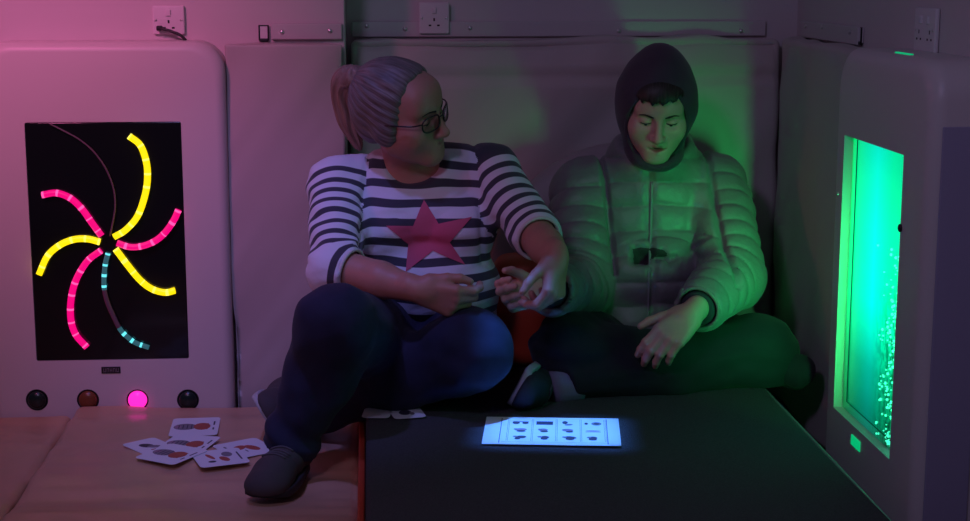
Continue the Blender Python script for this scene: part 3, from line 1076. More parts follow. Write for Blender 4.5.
def hand_prims(f, w, d, n, right, curl, spread=0.05, thumb=(0.7, 0.6, -0.25), tcurl=(0.25, 0.35), s=1.0, kp=0.004):
    """hand from the wrist w; d = along the hand, n = out of its back; curl = 4 triples of joint angles (index..little)"""
    d = nrm(d); n = np.asarray(n, float); n = nrm(n - d * (n @ d))
    sd = np.cross(n, d) if right else np.cross(d, n)     # towards the thumb
    w = np.asarray(w, float)
    def P(a, b, c): return w + s * (d * a + sd * b + n * c)
    tips = []
    base = [(0.090, 0.029), (0.094, 0.0095), (0.090, -0.0105), (0.082, -0.029)]
    rk = [0.0112, 0.0115, 0.0108, 0.0098]
    f.chain([P(-0.02, 0.004, 0), P(0.022, 0.002, 0)], [0.026 * s, 0.027 * s], 0.012, 'u')
    for (a, b), r in zip(base, rk):
        f.cap(P(0.020, b * 0.62, 0), P(a - 0.004, b, 0.001), 0.0165 * s, (r + 0.0022) * s, 0.012 * s)
    f.ell(P(0.058, -0.002, -0.006), np.array([0.040, 0.034, 0.014]) * s, np.stack([d, sd, n], 1), 0.01 * s)
    L = [(0.040, 0.025, 0.020), (0.044, 0.029, 0.021), (0.041, 0.027, 0.020), (0.033, 0.021, 0.018)]
    for i in range(4):
        a, b = base[i]
        cur = P(a, b, 0.001)
        ang = 0.0
        fan = spread * (1.5 - i)
        dd0 = nrm(d + sd * fan)
        r0 = rk[i]
        for j in range(3):
            ang += curl[i][j]
            v = dd0 * math.cos(ang) - n * math.sin(ang)
            nx = cur + v * L[i][j] * s
            r1 = r0 * (0.93 if j < 2 else 0.84)
            f.cap(cur, nx, r0 * s, r1 * s, (0.007 if j == 0 else 0.0025) * s)
            if j > 0: f.ell(cur + n * 0.0, r0 * 1.04 * s, None, 0.002)
            cur, r0 = nx, r1
        tips.append((cur, v, -dd0 * math.sin(ang) * -1, r0))
    t0 = P(0.022, 0.026, -0.008)
    v = nrm(d * thumb[0] + sd * thumb[1] + n * thumb[2])
    f.cap(P(0.012, 0.012, -0.004), t0, 0.019 * s, 0.017 * s, 0.012 * s)
    t1 = t0 + v * 0.040 * s
    f.cap(t0, t1, 0.0165 * s, 0.0125 * s, 0.010 * s)
    ax = -sd                                           # the thumb closes back across the palm
    v2 = nrm(v * math.cos(tcurl[0]) + nrm(ax - v * (ax @ v)) * math.sin(tcurl[0]))
    t2 = t1 + v2 * 0.030 * s
    f.cap(t1, t2, 0.0122 * s, 0.0108 * s, 0.004 * s)
    v3 = nrm(v * math.cos(sum(tcurl)) + nrm(ax - v * (ax @ v)) * math.sin(sum(tcurl)))
    t3 = t2 + v3 * 0.024 * s
    f.cap(t2, t3, 0.0108 * s, 0.0085 * s, 0.004 * s)
    tips.append((t3, v3, n, 0.0085))
    return tips


def skin_mat(name, col, lip):
    m = mat(name, col, 0.48, bump=(260, 0.12, 0.0008), sss=0.12)
    b = BS(m)
    a = N_(m, 'ShaderNodeAttribute'); a.attribute_name = 'lips'
    mx = N_(m, 'ShaderNodeMix'); mx.data_type = 'RGBA'
    n = N_(m, 'ShaderNodeTexNoise'); n.inputs['Scale'].default_value = 28
    tc = N_(m, 'ShaderNodeTexCoord'); L_(m, tc.outputs['Object'], n.inputs['Vector'])
    m0 = N_(m, 'ShaderNodeMix'); m0.data_type = 'RGBA'
    m0.inputs[6].default_value = (*[c * 0.9 for c in col], 1); m0.inputs[7].default_value = (col[0] * 1.08, col[1] * 1.0, col[2] * 1.0, 1)
    L_(m, n.outputs['Fac'], m0.inputs[0])
    L_(m, m0.outputs[2], mx.inputs[6]); mx.inputs[7].default_value = (*lip, 1)
    L_(m, a.outputs['Fac'], mx.inputs[0]); L_(m, mx.outputs[2], b.inputs['Base Color'])
    return m


M_eye = mat('eye_white', (0.75, 0.72, 0.70), 0.15)
M_iris = mat('eye_dark', (0.03, 0.02, 0.015), 0.1)
M_lash = mat('lash_dark', (0.015, 0.010, 0.010), 0.8)


def face_parts(body, p, R, s, gaze=(0, -0.55), brow=0.0035, browmat=None):
    """eyeballs under the lids, lash lines and eyebrows as child meshes"""
    for sx in (-1, 1):
        c = p(sx * 0.031, 0.0685, -0.0055)
        V, F = uvsphere(c, np.array([0.0125, 0.0133, 0.0095]) * s, R, 20, 12)
        o = mk('eye', V, F, M_eye, body)
        d = nrm(R @ np.array([gaze[0], 1.0, gaze[1]]))
        V, F = uvsphere(c + d * 0.0085 * s, np.array([0.0052, 0.0052, 0.0046]) * s, R, 14, 8)
        mk('iris', V, F, M_iris, o)
        pts = [p(sx * (0.031 + a), 0.0822 - 6.0 * a * a * 4.5 - 0.0004, -0.0058 - 0.0016 + 4.0 * a * a * 2.2) for a in np.linspace(-0.0145, 0.0145, 9)]
        V, F = tube(pts, [0.0005 * s] + [0.0013 * s] * 7 + [0.0005 * s], 6)
        mk('eyelashes', V, F, M_lash, body)


def stick_on(path, bvh, direction, off):
    out = []
    for q in path:
        h = bvh.ray_cast(Vector(np.asarray(q) - np.asarray(direction) * 0.3), Vector(direction), 1.0)
        out.append(np.array(h[0]) - np.asarray(direction) * off if h[0] is not None else np.asarray(q))
    return np.array(out)


def shoe(parent, heel, toe, up, L, W, mats, name='shoe', lab=None, side=0.0):
    """trainer: sculpted upper, a sole with a raised toe, laces and a collar"""
    heel = np.asarray(heel, float); toe = np.asarray(toe, float)
    R = frame(toe - heel, up)         # x right, y forward, z up
    def p(x, y, z): return heel + R @ np.array([x * W, y * L, z * L])
    c = p(0, .5, .15)
    e = np.full(3, L * 0.8)
    f = Field(c - e, c + e, 0.0042)
    f.chain([p(0, .12, .14), p(0, .40, .15), p(0, .68, .12), p(0, .86, .105)], [.36 * W, .37 * W, .42 * W, .36 * W], 0.02)
    f.ell(p(0, .84, .10), (0.46 * W, .17 * L, .10 * L), R, 0.02)
    f.ell(p(0, .13, .22), (0.36 * W, .14 * L, .18 * L), R, 0.03)
    f.cap(p(0, .20, .28), p(0, .24, .40), .34 * W, .34 * W, 0.03)
    f.cap(p(0, .23, .46), p(0, .21, .37), .27 * W, .26 * W, 0.006, 's')
    f.plane_cut(p(0, 0, .42), R[:, 2], c - e, c + e)
    f.plane_cut(p(0, 0, .055), -R[:, 2], c - e, c + e)
    V, F = f.mesh(1)
    up_ = mk(name, V, F, mats[0], parent)
    if lab: up_['label'] = lab
    g = Field(c - e, c + e, 0.0042)
    def sole(P):
        q = (P - heel) @ R
        y = q[..., 1] / L
        hw = W * (0.40 + 0.12 * np.sin(np.clip(y, 0, 1) * math.pi * 1.15 - 0.9))
        lift = 0.035 * L * ss(0.75, 1.05, y)
        d1 = np.abs(q[..., 0]) - hw
        d2 = np.maximum(-q[..., 1] - 0.0, q[..., 1] - 1.02 * L)
        yy = np.maximum(np.maximum(0.14 - y, y - 0.80), 0) * L
        d12 = np.sqrt(np.maximum(d1 + 0.04, 0) ** 2 + yy ** 2) - 0.04
        d3 = np.abs(q[..., 2] - 0.035 * L - lift) - 0.040 * L
        return np.maximum(np.maximum(d12, d2), d3)
    g.op(sole, c - e, c + e)
    V, F = g.mesh(1)
    mk('sole', V, F, mats[1], up_)
    bv = bvh_of(*f.mesh(1))
    for i in range(5):
        y = .40 + i * .065
        path = [p(x, y + 0.02 * (1 if i % 2 else -1) * x, .5) for x in np.linspace(-.26, .26, 9)]
        pts = stick_on(path, bv, -R[:, 2], 0.0015)
        V, F = tube(pts, 0.0024, 6); mk('lace', V, F, mats[2], up_)
    return up_
# ================================================================== the woman
def woman():
    H_BODY = 0.0030
    # joints
    shR, elR, wrR = at(338, 186, 3.72), at(336, 268, 3.50), at(418, 290, 3.385)
    shL, elL, wrL = at(492, 170, 3.70), at(533, 232, 3.56), at(556, 258, 3.42)
    hipR, knR, anR = at(385, 345, 3.68), at(337, 322, 3.26), at(291, 444, 3.30)
    hipL, knL, anL = at(452, 345, 3.70), at(470, 352, 3.40), at(305, 414, 3.62)
    neck0, neck1 = at(416, 180, 3.735), at(402, 140, 3.685)
    hd = at(402, 111, 3.63)
    HS = 1.02
    HR = frame((0.84, -0.50, -0.08), (-0.17, -0.31, 1.0))
    base = np.array([hipR[0] * .5 + hipL[0] * .5, 3.70, 0.0])

    # ---- body: one continuous surface
    f = Field((-0.32, 3.02, -0.13), (0.52, 3.98, 0.90), H_BODY)
    f.ell(at(418, 340, 3.74), (0.15, 0.13, 0.10), None, 0)
    f.ell(at(420, 265, 3.73), (0.14, 0.11, 0.16), None, 0.05)
    f.ell(at(417, 205, 3.74), (0.15, 0.095, 0.13), None, 0.05)
    f.cap(at(360, 182, 3.745), at(474, 172, 3.735), 0.045, 0.045, 0.05)
    f.chain([shR, elR], [0.048, 0.042], 0.02)
    f.chain([elR, elR * .45 + wrR * .55, wrR], [0.0450, 0.0395, 0.0275], 0.015)
    f.chain([shL, elL], [0.048, 0.042], 0.02)
    f.chain([elL, elL * .45 + wrL * .55, wrL], [0.0455, 0.0400, 0.0285], 0.015)
    midR = knR * .55 + anR * .45 + np.array([0.012, 0.045, 0.0])
    f.chain([hipR, knR, midR, anR], [0.075, 0.045, 0.042, 0.034], 0.02)
    f.chain([hipL, knL, anL], [0.075, 0.045, 0.034], 0.02)
    for a, t in ((anR, at(266, 492, 3.15)), (anL, at(268, 398, 3.60))):
        f.cap(a, t * .75 + a * .25, 0.03, 0.022, 0.01)
    f.chain([neck0, neck1], [0.062, 0.052], 0.02)
    p = head_prims(f, hd, HR, HS, jaw=1.0, fat=0.004)
    # right hand: a loose fist on the lap, thumb on top
    hand_prims(f, wrR, (0.93, -0.22, -0.27), (-0.05, -0.90, -0.25), True,
               [(0.55, 0.75, 0.45), (0.80, 0.95, 0.5), (0.95, 1.0, 0.55), (1.05, 1.0, 0.6)], 0.03, (0.85, 0.42, -0.15), (0.2, 0.35), 0.95)
    # left hand: bent down, pinching
    hand_prims(f, wrL, (-0.10, -0.42, -0.86), (0.80, -0.60, 0.15), False,
               [(0.75, 0.85, 0.35), (0.95, 0.95, 0.45), (1.1, 1.0, 0.5), (1.15, 1.05, 0.5)], 0.03, (0.72, 0.55, -0.35), (0.15, 0.25), 0.93)
    V, F = f.mesh(1)
    body = mk('person', V, F, skin_mat('skin_woman', (0.50, 0.25, 0.19), (0.26, 0.04, 0.055)), base=base, attrs={'lips': lip_mask(V, p, HR, hd, HS)})
    setp(body, 'woman with ponytail and glasses in striped star top, sitting beside the hooded man', 'person')
    bodyV, bodyF = V, F
    face_parts(body, p, HR, HS, (0.05, -0.35))

    # ---- eyebrows
    M_hair = hair_mat('hair_grey_brown', (0.11, 0.085, 0.08), (0.25, 0.215, 0.215), HR)
    bv = bvh_of(V, F)
    for sx in (-1, 1):
        path = [p(sx * x, 0.2, z) for x, z in ((0.012, 0.0165), (0.022, 0.0195), (0.034, 0.0205), (0.046, 0.0165))]
        pts = stick_on(smooth_path(path, 12), bv, -HR[:, 1], 0.0)
        Vt, Ft = tube(pts, np.linspace(0.0028, 0.0012, len(pts)), 6); mk('eyebrow', Vt, Ft, M_lash, body)

    # ---- hair: swept back from the forehead, tied high at the back
    g = Field(hd - 0.22, hd + 0.22, 0.0032)
    g.ell(p(0, -0.016, 0.038), np.array([0.082, 0.104, 0.086]) * HS, HR, 0)
    g.ell(p(0, -0.055, 0.000), np.array([0.076, 0.066, 0.085]) * HS, HR, 0.02)
    for sx in (-1, 1):
        g.ell(p(sx * 0.070, -0.005, -0.012), np.array([0.020, 0.034, 0.045]) * HS, HR, 0.02)
    # the face stays clear: cut along a hairline leaning back
    lo, hi = hd - 0.22, hd + 0.22
    def face_cut(P):
        q = ((P - hd) @ HR) / HS
        x, y, z = q[..., 0], q[..., 1], q[..., 2]
        yh = 0.034 + 0.20 * np.maximum(0.012 - z, 0) * (-1) + 0.22 * np.maximum(z - 0.02, 0) + 0.0012 * np.sin(z * 95)
        zh = 0.092 - 3.2 * x * x
        return np.maximum(np.maximum(yh - y, z - zh), -0.2 - z) * 0.8
    g.op(face_cut, lo, hi, 0.012, 's')
    def under(P):
        q = ((P - hd) @ HR) / HS
        return np.maximum(q[..., 2] + 0.062 - 0.25 * np.minimum(q[..., 1], 0), -q[..., 2] - 0.3) * 0.9
    g.op(under, lo, hi, 0.015, 's')
    V, F = g.mesh(2)
    N = normals(V, F)
    q = ((V - hd) @ HR) / HS
    tie = np.array([0.0, -0.105, 0.062])
    dq = q - tie
    ang = np.arctan2(dq[:, 0], dq[:, 2] + 0.5 * dq[:, 1])
    V = V + N * (0.0013 * np.sin(ang * 26 + 5 * vnoise(q, (10, 10, 10), 5)) + 0.0016 * fbm(q, (26, 26, 26), 6, 2))[:, None]
    hair = mk('hair', V, F, M_hair, body, attrs={'across': ang * 14, 'along': np.linalg.norm(dq, axis=1) * 12})
    tail = smooth_path([p(0.0, -0.095, 0.060), p(0.0, -0.118, 0.068), p(-0.002, -0.140, 0.056), p(-0.004, -0.152, 0.018), p(-0.006, -0.150, -0.030), p(-0.004, -0.142, -0.070), p(-0.004, -0.130, -0.112)], 40)
    gt = Field(tail.min(0) - 0.06, tail.max(0) + 0.06, 0.0034)
    rr = np.interp(np.linspace(0, 1, len(tail)), [0, .15, .4, .75, 1], [0.016, 0.022, 0.026, 0.022, 0.006])
    gt.chain(list(tail), list(rr), 0.01)
    V, F = gt.mesh(1)
    N = normals(V, F)
    t = np.argmin(((V[:, None, :] - tail[None]) ** 2).sum(-1), 1)
    rel = V - tail[t]
    a = np.arctan2(rel @ HR[:, 0], rel @ HR[:, 1])
    V = V + N * (0.0026 * np.sin(a * 9 + t * 0.10 + 2 * vnoise(V, (20, 20, 20), 8)))[:, None]
    pt = mk('ponytail', V, F, hair_mat('hair_brown', (0.26, 0.14, 0.11), (0.44, 0.27, 0.21), HR, True), body, attrs={'across': a * 5, 'along': t * 0.05})
    ring = []
    c = p(0.0, -0.108, 0.065)
    ax = nrm(tail[6] - tail[0]); u = nrm(np.cross(ax, HR[:, 0])); w_ = np.cross(ax, u)
    for i in range(16): ring.append(c + 0.019 * (math.cos(i * math.pi / 8) * u + math.sin(i * math.pi / 8) * w_))
    Vt, Ft = tube(ring, 0.004, 8, closed=True); mk('hair_tie', Vt, Ft, M_lash, pt)

    # ---- glasses
    M_frame = mat('glasses_frame', (0.03, 0.015, 0.02), 0.25)
    M_lens = mat('glasses_lens', (0.9, 0.9, 0.95), 0.02, trans=1.0)
    BS(M_lens).inputs['IOR'].default_value = 1.05
    g0 = empty('glasses', p(0, 0.10, 0)); g0.parent = body; g0.location = Vector(p(0, 0.10, 0) - base)
    for sx in (-1, 1):
        rim = []
        for i in range(28):
            t = 2 * math.pi * i / 28
            x = 0.0245 * np.sign(math.cos(t)) * abs(math.cos(t)) ** 0.6
            z = 0.0170 * np.sign(math.sin(t)) * abs(math.sin(t)) ** 0.7
            xx = 0.0335 + x
            rim.append(p(sx * xx, 0.1005 - 4.2 * xx * xx * 1.2, -0.004 + z))
        Vt, Ft = tube(rim, 0.0019, 8, closed=True); mk('rim', Vt, Ft, M_frame, g0)
        cz_ = sum(rim) / len(rim)
        Vl = np.array([cz_] + rim); Fl = [[0, 1 + i, 1 + (i + 1) % 28] for i in range(28)]
        V2 = np.concatenate([Vl, Vl - HR[:, 1] * 0.001]); n = len(Vl)
        F2 = Fl + [[a + n for a in t_][::-1] for t_ in Fl] + [[1 + i, n + 1 + i, n + 1 + (i + 1) % 28, 1 + (i + 1) % 28] for i in range(28)]
        mk('lens', V2, F2, M_lens, g0)
        arm = smooth_path([p(sx * 0.0575, 0.084, 0.003), p(sx * 0.0755, 0.066, 0.004), p(sx * 0.084, 0.02, 0.004), p(sx * 0.086, -0.015, 0.002)], 16)
        Vt, Ft = tube(arm, 0.0018, 8); mk('temple_arm', Vt, Ft, M_frame, g0)
    Vt, Ft = tube(smooth_path([p(-0.0095, 0.0995, 0.002), p(0, 0.1035, 0.004), p(0.0095, 0.0995, 0.002)], 8), 0.0018, 8); mk('bridge', Vt, Ft, M_frame, g0)

    # ---- striped top
    M_top = stripe_mat('striped_jersey')
    s = Field((-0.26, 3.30, 0.02), (0.50, 3.99, 0.68), 0.0045)
    s.ell(at(418, 205, 3.745), (0.168, 0.120, 0.135), None, 0)
    s.ell(at(385, 232, 3.665), (0.085, 0.075, 0.075), None, 0.06)
    s.ell(at(462, 228, 3.655), (0.085, 0.075, 0.075), None, 0.06)
    s.ell(at(425, 285, 3.70), (0.182, 0.158, 0.118), None, 0.06)
    s.ell(at(424, 318, 3.74), (0.178, 0.150, 0.075), None, 0.04)
    s.cap(at(358, 180, 3.745), at(476, 168, 3.735), 0.058, 0.056, 0.06)
    s.chain([shR, elR], [0.071, 0.061], 0.03)
    cuR = elR * .80 + wrR * .20
    s.cap(elR, cuR, 0.060, 0.054, 0.02)
    s.chain([shL, elL], [0.066, 0.056], 0.03)
    cuL = elL * .74 + wrL * .26
    s.cap(elL, cuL, 0.056, 0.052, 0.02)
    for el, cu, wr in ((elR, cuR, wrR), (elL, cuL, wrL)):
        d = nrm(wr - el)
        s.disc_cut(cu, d, 0.09, 0.08)
        s.cap(cu - d * 0.03, cu + d * 0.05, 0.0475, 0.0475, 0.0, 's')
    # neckline and hem
    s.ell(neck1 + np.array([0.026, -0.055, -0.022]), (0.090, 0.095, 0.080), None, 0.008, 's')
    V, F = s.mesh(2)
    N = normals(V, F)
    tR, dR = seg_t(V, shR, elR); tL, dL = seg_t(V, shL, elL)
    tR2, dR2 = seg_t(V, elR, wrR); tL2, dL2 = seg_t(V, elL, wrL)
    lenR = np.linalg.norm(elR - shR); lenL = np.linalg.norm(elL - shL)
    cx = at(418, 240, 3.73)
    # inside the armholes the stripes run with the body, outside with the sleeve
    armR = (V[:, 0] < at(360, 200, 3.72)[0] - 0.10 * (0.36 - V[:, 2])) & (np.minimum(dR, dR2) < 0.095)
    armL = (V[:, 0] > at(478, 200, 3.70)[0] + 0.06 * (0.42 - V[:, 2])) & (np.minimum(dL, dL2) < 0.085)
    wob = 0.006 * fbm(V, (9, 9, 9), 12, 2)
    st = (V[:, 2] + wob + 0.05 * (V[:, 0] - cx[0]) * 0.2) / 0.0425
    def along(d1, t1, l1, d2, t2, l2):
        w1, w2 = 1 / (d1 + 1e-3) ** 8, 1 / (d2 + 1e-3) ** 8
        return (w1 * t1 * l1 + w2 * (l1 + t2 * l2)) / (w1 + w2)
    sR = along(dR, tR, lenR, dR2, tR2, np.linalg.norm(wrR - elR)) + wob * .6
    sL = along(dL, tL, lenL, dL2, tL2, np.linalg.norm(wrL - elL)) + wob * .6
    st = np.where(armR, sR / 0.0345 + 0.1, st)
    st = np.where(armL, sL / 0.0345 + 0.3, st)
    seam = np.minimum(np.abs(V[:, 0] - (at(360, 200, 3.72)[0] - 0.10 * (0.36 - V[:, 2]))), np.abs(V[:, 0] - (at(478, 200, 3.70)[0] + 0.06 * (0.42 - V[:, 2]))))
    Pn = V.copy()
    wr_ = 0.0055 * fbm(V, (7, 7, 16), 14, 3) + 0.004 * np.abs(vnoise(V, (10, 10, 26), 15)) * ss(0.42, 0.2, V[:, 2])
    wr_ += 0.004 * np.where(armR | armL, vnoise(V, (14, 14, 40), 16), 0)
    wr_ -= 0.006 * np.exp(-(seam / 0.008) ** 2) * (V[:, 2] > 0.30)
    fold = at(428, 243, 3.6)[2]
    wr_ += 0.010 * (ss(fold - 0.004, fold + 0.02, V[:, 2]) - ss(fold + 0.02, fold + 0.10, V[:, 2])) * (N[:, 1] < -0.3) * np.exp(-((V[:, 0] - cx[0]) / 0.12) ** 2)
    inner = np.minimum(dR2, dL2) < 0.0495
    wr_ = np.where(inner, 0, wr_)
    V0 = V
    V = V + N * wr_[:, None]
    # cut the cloth along the armhole seams so each panel keeps its own stripes
    lab = np.where(armR, 1, np.where(armL, 2, 0))
    allst = [(V0[:, 2] + wob + 0.01 * (V0[:, 0] - cx[0])) / 0.0425, sR / 0.0345 + 0.1, sL / 0.0345 + 0.3]
    fl = np.sort(lab[F], axis=1)[:, 2]
    nV, nF, nS, n0 = [], [], [], 0
    for k in (0, 1, 2):
        fk = F[fl == k]
        u_, inv = np.unique(fk, return_inverse=True)
        nV.append(V[u_]); nS.append(allst[k][u_]); nF.append(inv.reshape(-1, 4) + n0); n0 += len(u_)
    V, F, st = np.concatenate(nV), np.concatenate(nF), np.concatenate(nS)
    top = mk('striped_top', V, F, M_top, body, attrs={'stripe': st})
    # white cuffs
    for el, cu, wr in ((elR, cuR, wrR), (elL, cuL, wrL)):
        d = nrm(wr - el); u = nrm(np.cross(d, [0.2, 0.3, 0.9])); w_ = np.cross(d, u)
        ring = [cu - d * 0.001 + 0.0508 * (math.cos(a) * u + math.sin(a) * w_) for a in np.linspace(0, 2 * math.pi, 32, endpoint=False)]
        Vt, Ft = tube(ring, 0.0042, 8, closed=True); mk('cuff', Vt, Ft, mat('cuff_white', (0.70, 0.66, 0.68), 0.8), top)
    # star print, laid on the cloth
    bv = bvh_of(V, F)
    pts = [(424, 200), (439, 224), (472, 217), (450, 242), (465, 265), (433, 251), (406, 272), (408, 244), (386, 226), (413, 226)]
    C0 = np.array([428.5, 236.5])
    star = np.array(pts, float)
    nr_ = 14
    rows = []
    ns = len(star)
    seg = 6
    edge = np.concatenate([[star[i] * (1 - k / seg) + star[(i + 1) % ns] * (k / seg) for k in range(seg)] for i in range(ns)])
    for i in range(nr_ + 1):
        rows.append(C0 + (edge - C0) * (i / nr_))
    Vs, Fs = [], []
    m = len(edge)
    yaxis = np.array([0, 1.0, 0])
    for i, r_ in enumerate(rows):
        for j in range(m):
            d = ray(*r_[j]); d = d / np.linalg.norm(d)
            h = bv.ray_cast(Vector(EYE + d * 2.5), Vector(d), 3.0)
            q = np.array(h[0]) if h[0] is not None else at(r_[j][0], r_[j][1], 3.55)
            nn = np.array(h[1]) if h[0] is not None else np.array([0, -1, 0])
            Vs.append(q + nn * 0.0022)
    for i in range(nr_):
        for j in range(m):
            Fs.append([i * m + j, i * m + (j + 1) % m, (i + 1) * m + (j + 1) % m, (i + 1) * m + j][::-1])
    mk('star_print', Vs, Fs, mat('star_pink', (0.62, 0.10, 0.19), 0.75, bump=(500, 0.4, 0.001)), top)

    # ---- jeans
    M_jean = mat('denim', (0.013, 0.013, 0.045), 0.85, bump=(420, 0.35, 0.0015), noise=(22, 0.35), sheen=0.04)
    j = Field((-0.30, 3.05, -0.10), (0.44, 3.99, 0.40), 0.0045)
    j.ell(at(418, 352, 3.76), (0.190, 0.155, 0.120), None, 0)
    j.chain([hipR, knR], [0.112, 0.078], 0.05)
    mid = midR
    j.chain([knR, mid, anR + (anR - knR) * 0.06], [0.078, 0.074, 0.060], 0.03)
    j.chain([hipL, knL], [0.112, 0.092], 0.05)
    midL = knL * .55 + anL * .45
    j.chain([knL, midL, anL], [0.086, 0.074, 0.056], 0.03)
    dR_ = nrm(anR - knR); hem = anR + dR_ * 0.012
    j.disc_cut(hem, dR_, 0.12, 0.10)
    j.cap(hem - dR_ * 0.002, hem + dR_ * 0.05, 0.043, 0.043, 0, 's')
    dL_ = nrm(anL - knL)
    j.disc_cut(anL + dL_ * 0.01, dL_, 0.12, 0.10)
    def flat_floor(P):
        return np.maximum(P[..., 2] - np.where(P[..., 0] > -0.03, 0.004, -0.3), -0.5 - P[..., 2])
    V, F = j.mesh(2)
    N = normals(V, F)
    tt, dd = seg_t(V, knR, hem)
    wv = 0.006 * fbm(V, (8, 8, 8), 18, 3)
    wv += 0.006 * np.sin(tt * 30 + 3 * vnoise(V, (10, 10, 10), 19)) * (dd < 0.10) * ss(0.55, 1.0, tt)
    wv += 0.006 * vnoise(V, (26, 9, 20), 20)
    tq, dq_ = seg_t(V, hipR, knR); tl, dl_ = seg_t(V, hipL, knL)
    wv += 0.003 * np.sin(tq * 26 + 4 * vnoise(V, (9, 9, 9), 23)) * ss(0.75, 0.2, tq) * (dq_ < .13) * 0.7
    wv += 0.003 * np.sin(tl * 24 + 5 * vnoise(V, (11, 11, 11), 24)) * ss(0.9, 0.3, tl) * (dl_ < .13) * 0.7
    wv *= ss(0.0, 0.03, np.minimum(np.abs((V - hem) @ dR_) + 10 * (dd > 0.12), np.abs((V - anL) @ dL_)))
    V = V + N * wv[:, None]
    V[:, 2] = np.where((V[:, 0] > -0.015) & (V[:, 2] < 0.003), 0.003 + 0.0 * V[:, 2], V[:, 2])
    jeans = mk('jeans', V, F, M_jean, body)

    # ---- trainers
    M_up = mat('shoe_suede', (0.075, 0.055, 0.060), 0.85, bump=(200, 0.3, 0.001))
    M_sole = mat('shoe_sole_dark', (0.03, 0.026, 0.03), 0.7)
    M_solel = mat('shoe_sole_light', (0.55, 0.50, 0.52), 0.7)
    M_lace = mat('shoe_lace', (0.11, 0.09, 0.10), 0.8)
    tdir = at(262, 503, 3.13) - at(300, 468, 3.36); tdir[2] = 0; tdir = nrm(tdir)
    heel = np.array([anR[0], anR[1], ZMAT + 0.006]) - tdir * 0.055
    shoe(body, heel, heel + tdir * 0.250, (0, 0, 1), 0.250, 0.098, (M_up, M_sole, M_lace), lab='trainer planted on the tan mat')
    # the folded leg's foot lies on its side, its sole to the left
    a2 = anL + dL_ * 0.03
    h2 = np.array([a2[0] - 0.062, a2[1] + 0.085, -0.046])
    fd = nrm(np.array([-0.03, -0.62, 0.06]))
    shoe(body, h2, h2 + fd * 0.215, (0.86, 0.10, 0.50), 0.215, 0.094, (M_up, M_solel, M_lace), lab='trainer tucked behind the other shin, sole outward')
    return body


def hair_mat(name, c1, c2, R, tail=False):
    m = mat(name, c1, 0.45, spec=0.4)
    b = BS(m)
    tc = N_(m, 'ShaderNodeTexCoord')
    a1 = N_(m, 'ShaderNodeAttribute'); a1.attribute_name = 'across'
    a2 = N_(m, 'ShaderNodeAttribute'); a2.attribute_name = 'along'
    mp = N_(m, 'ShaderNodeCombineXYZ'); L_(m, a1.outputs['Fac'], mp.inputs[0]); L_(m, a2.outputs['Fac'], mp.inputs[1])
    n = N_(m, 'ShaderNodeTexNoise'); n.inputs['Scale'].default_value = 1.6; n.inputs['Detail'].default_value = 6
    L_(m, mp.outputs[0], n.inputs['Vector'])
    r = N_(m, 'ShaderNodeValToRGB')
    r.color_ramp.elements[0].position = 0.35; r.color_ramp.elements[0].color = (*c1, 1)
    r.color_ramp.elements[1].position = 0.68; r.color_ramp.elements[1].color = (*c2, 1)
    L_(m, n.outputs['Fac'], r.inputs[0]); L_(m, r.outputs[0], b.inputs['Base Color'])
    bp = N_(m, 'ShaderNodeBump'); bp.inputs['Strength'].default_value = 0.5; bp.inputs['Distance'].default_value = 0.003
    L_(m, n.outputs['Fac'], bp.inputs['Height']); L_(m, bp.outputs['Normal'], b.inputs['Normal'])
    return m


def stripe_mat(name):
    m = mat(name, (0.7, 0.7, 0.7), 0.85, sheen=0.15)
    b = BS(m)
    a = N_(m, 'ShaderNodeAttribute'); a.attribute_name = 'stripe'
    fr = N_(m, 'ShaderNodeMath'); fr.operation = 'FRACT'; L_(m, a.outputs['Fac'], fr.inputs[0])
    pp = N_(m, 'ShaderNodeMath'); pp.operation = 'PINGPONG'; pp.inputs[1].default_value = 0.5; L_(m, fr.outputs[0], pp.inputs[0])
    st = N_(m, 'ShaderNodeMapRange'); st.inputs[1].default_value = 0.265; st.inputs[2].default_value = 0.295; L_(m, pp.outputs[0], st.inputs[0])
    mx = N_(m, 'ShaderNodeMix'); mx.data_type = 'RGBA'
    mx.inputs[6].default_value = (0.76, 0.74, 0.86, 1); mx.inputs[7].default_value = (0.052, 0.048, 0.075, 1)
    tc = N_(m, 'ShaderNodeTexCoord')
    n = N_(m, 'ShaderNodeTexNoise'); n.inputs['Scale'].default_value = 180; L_(m, tc.outputs['Object'], n.inputs['Vector'])
    L_(m, st.outputs[0], mx.inputs[0]); L_(m, mx.outputs[2], b.inputs['Base Color'])
    bp = N_(m, 'ShaderNodeBump'); bp.inputs['Strength'].default_value = 0.4; bp.inputs['Distance'].default_value = 0.0015
    L_(m, n.outputs['Fac'], bp.inputs['Height']); L_(m, bp.outputs['Normal'], b.inputs['Normal'])
    return m


ZMAT = -0.098
woman()
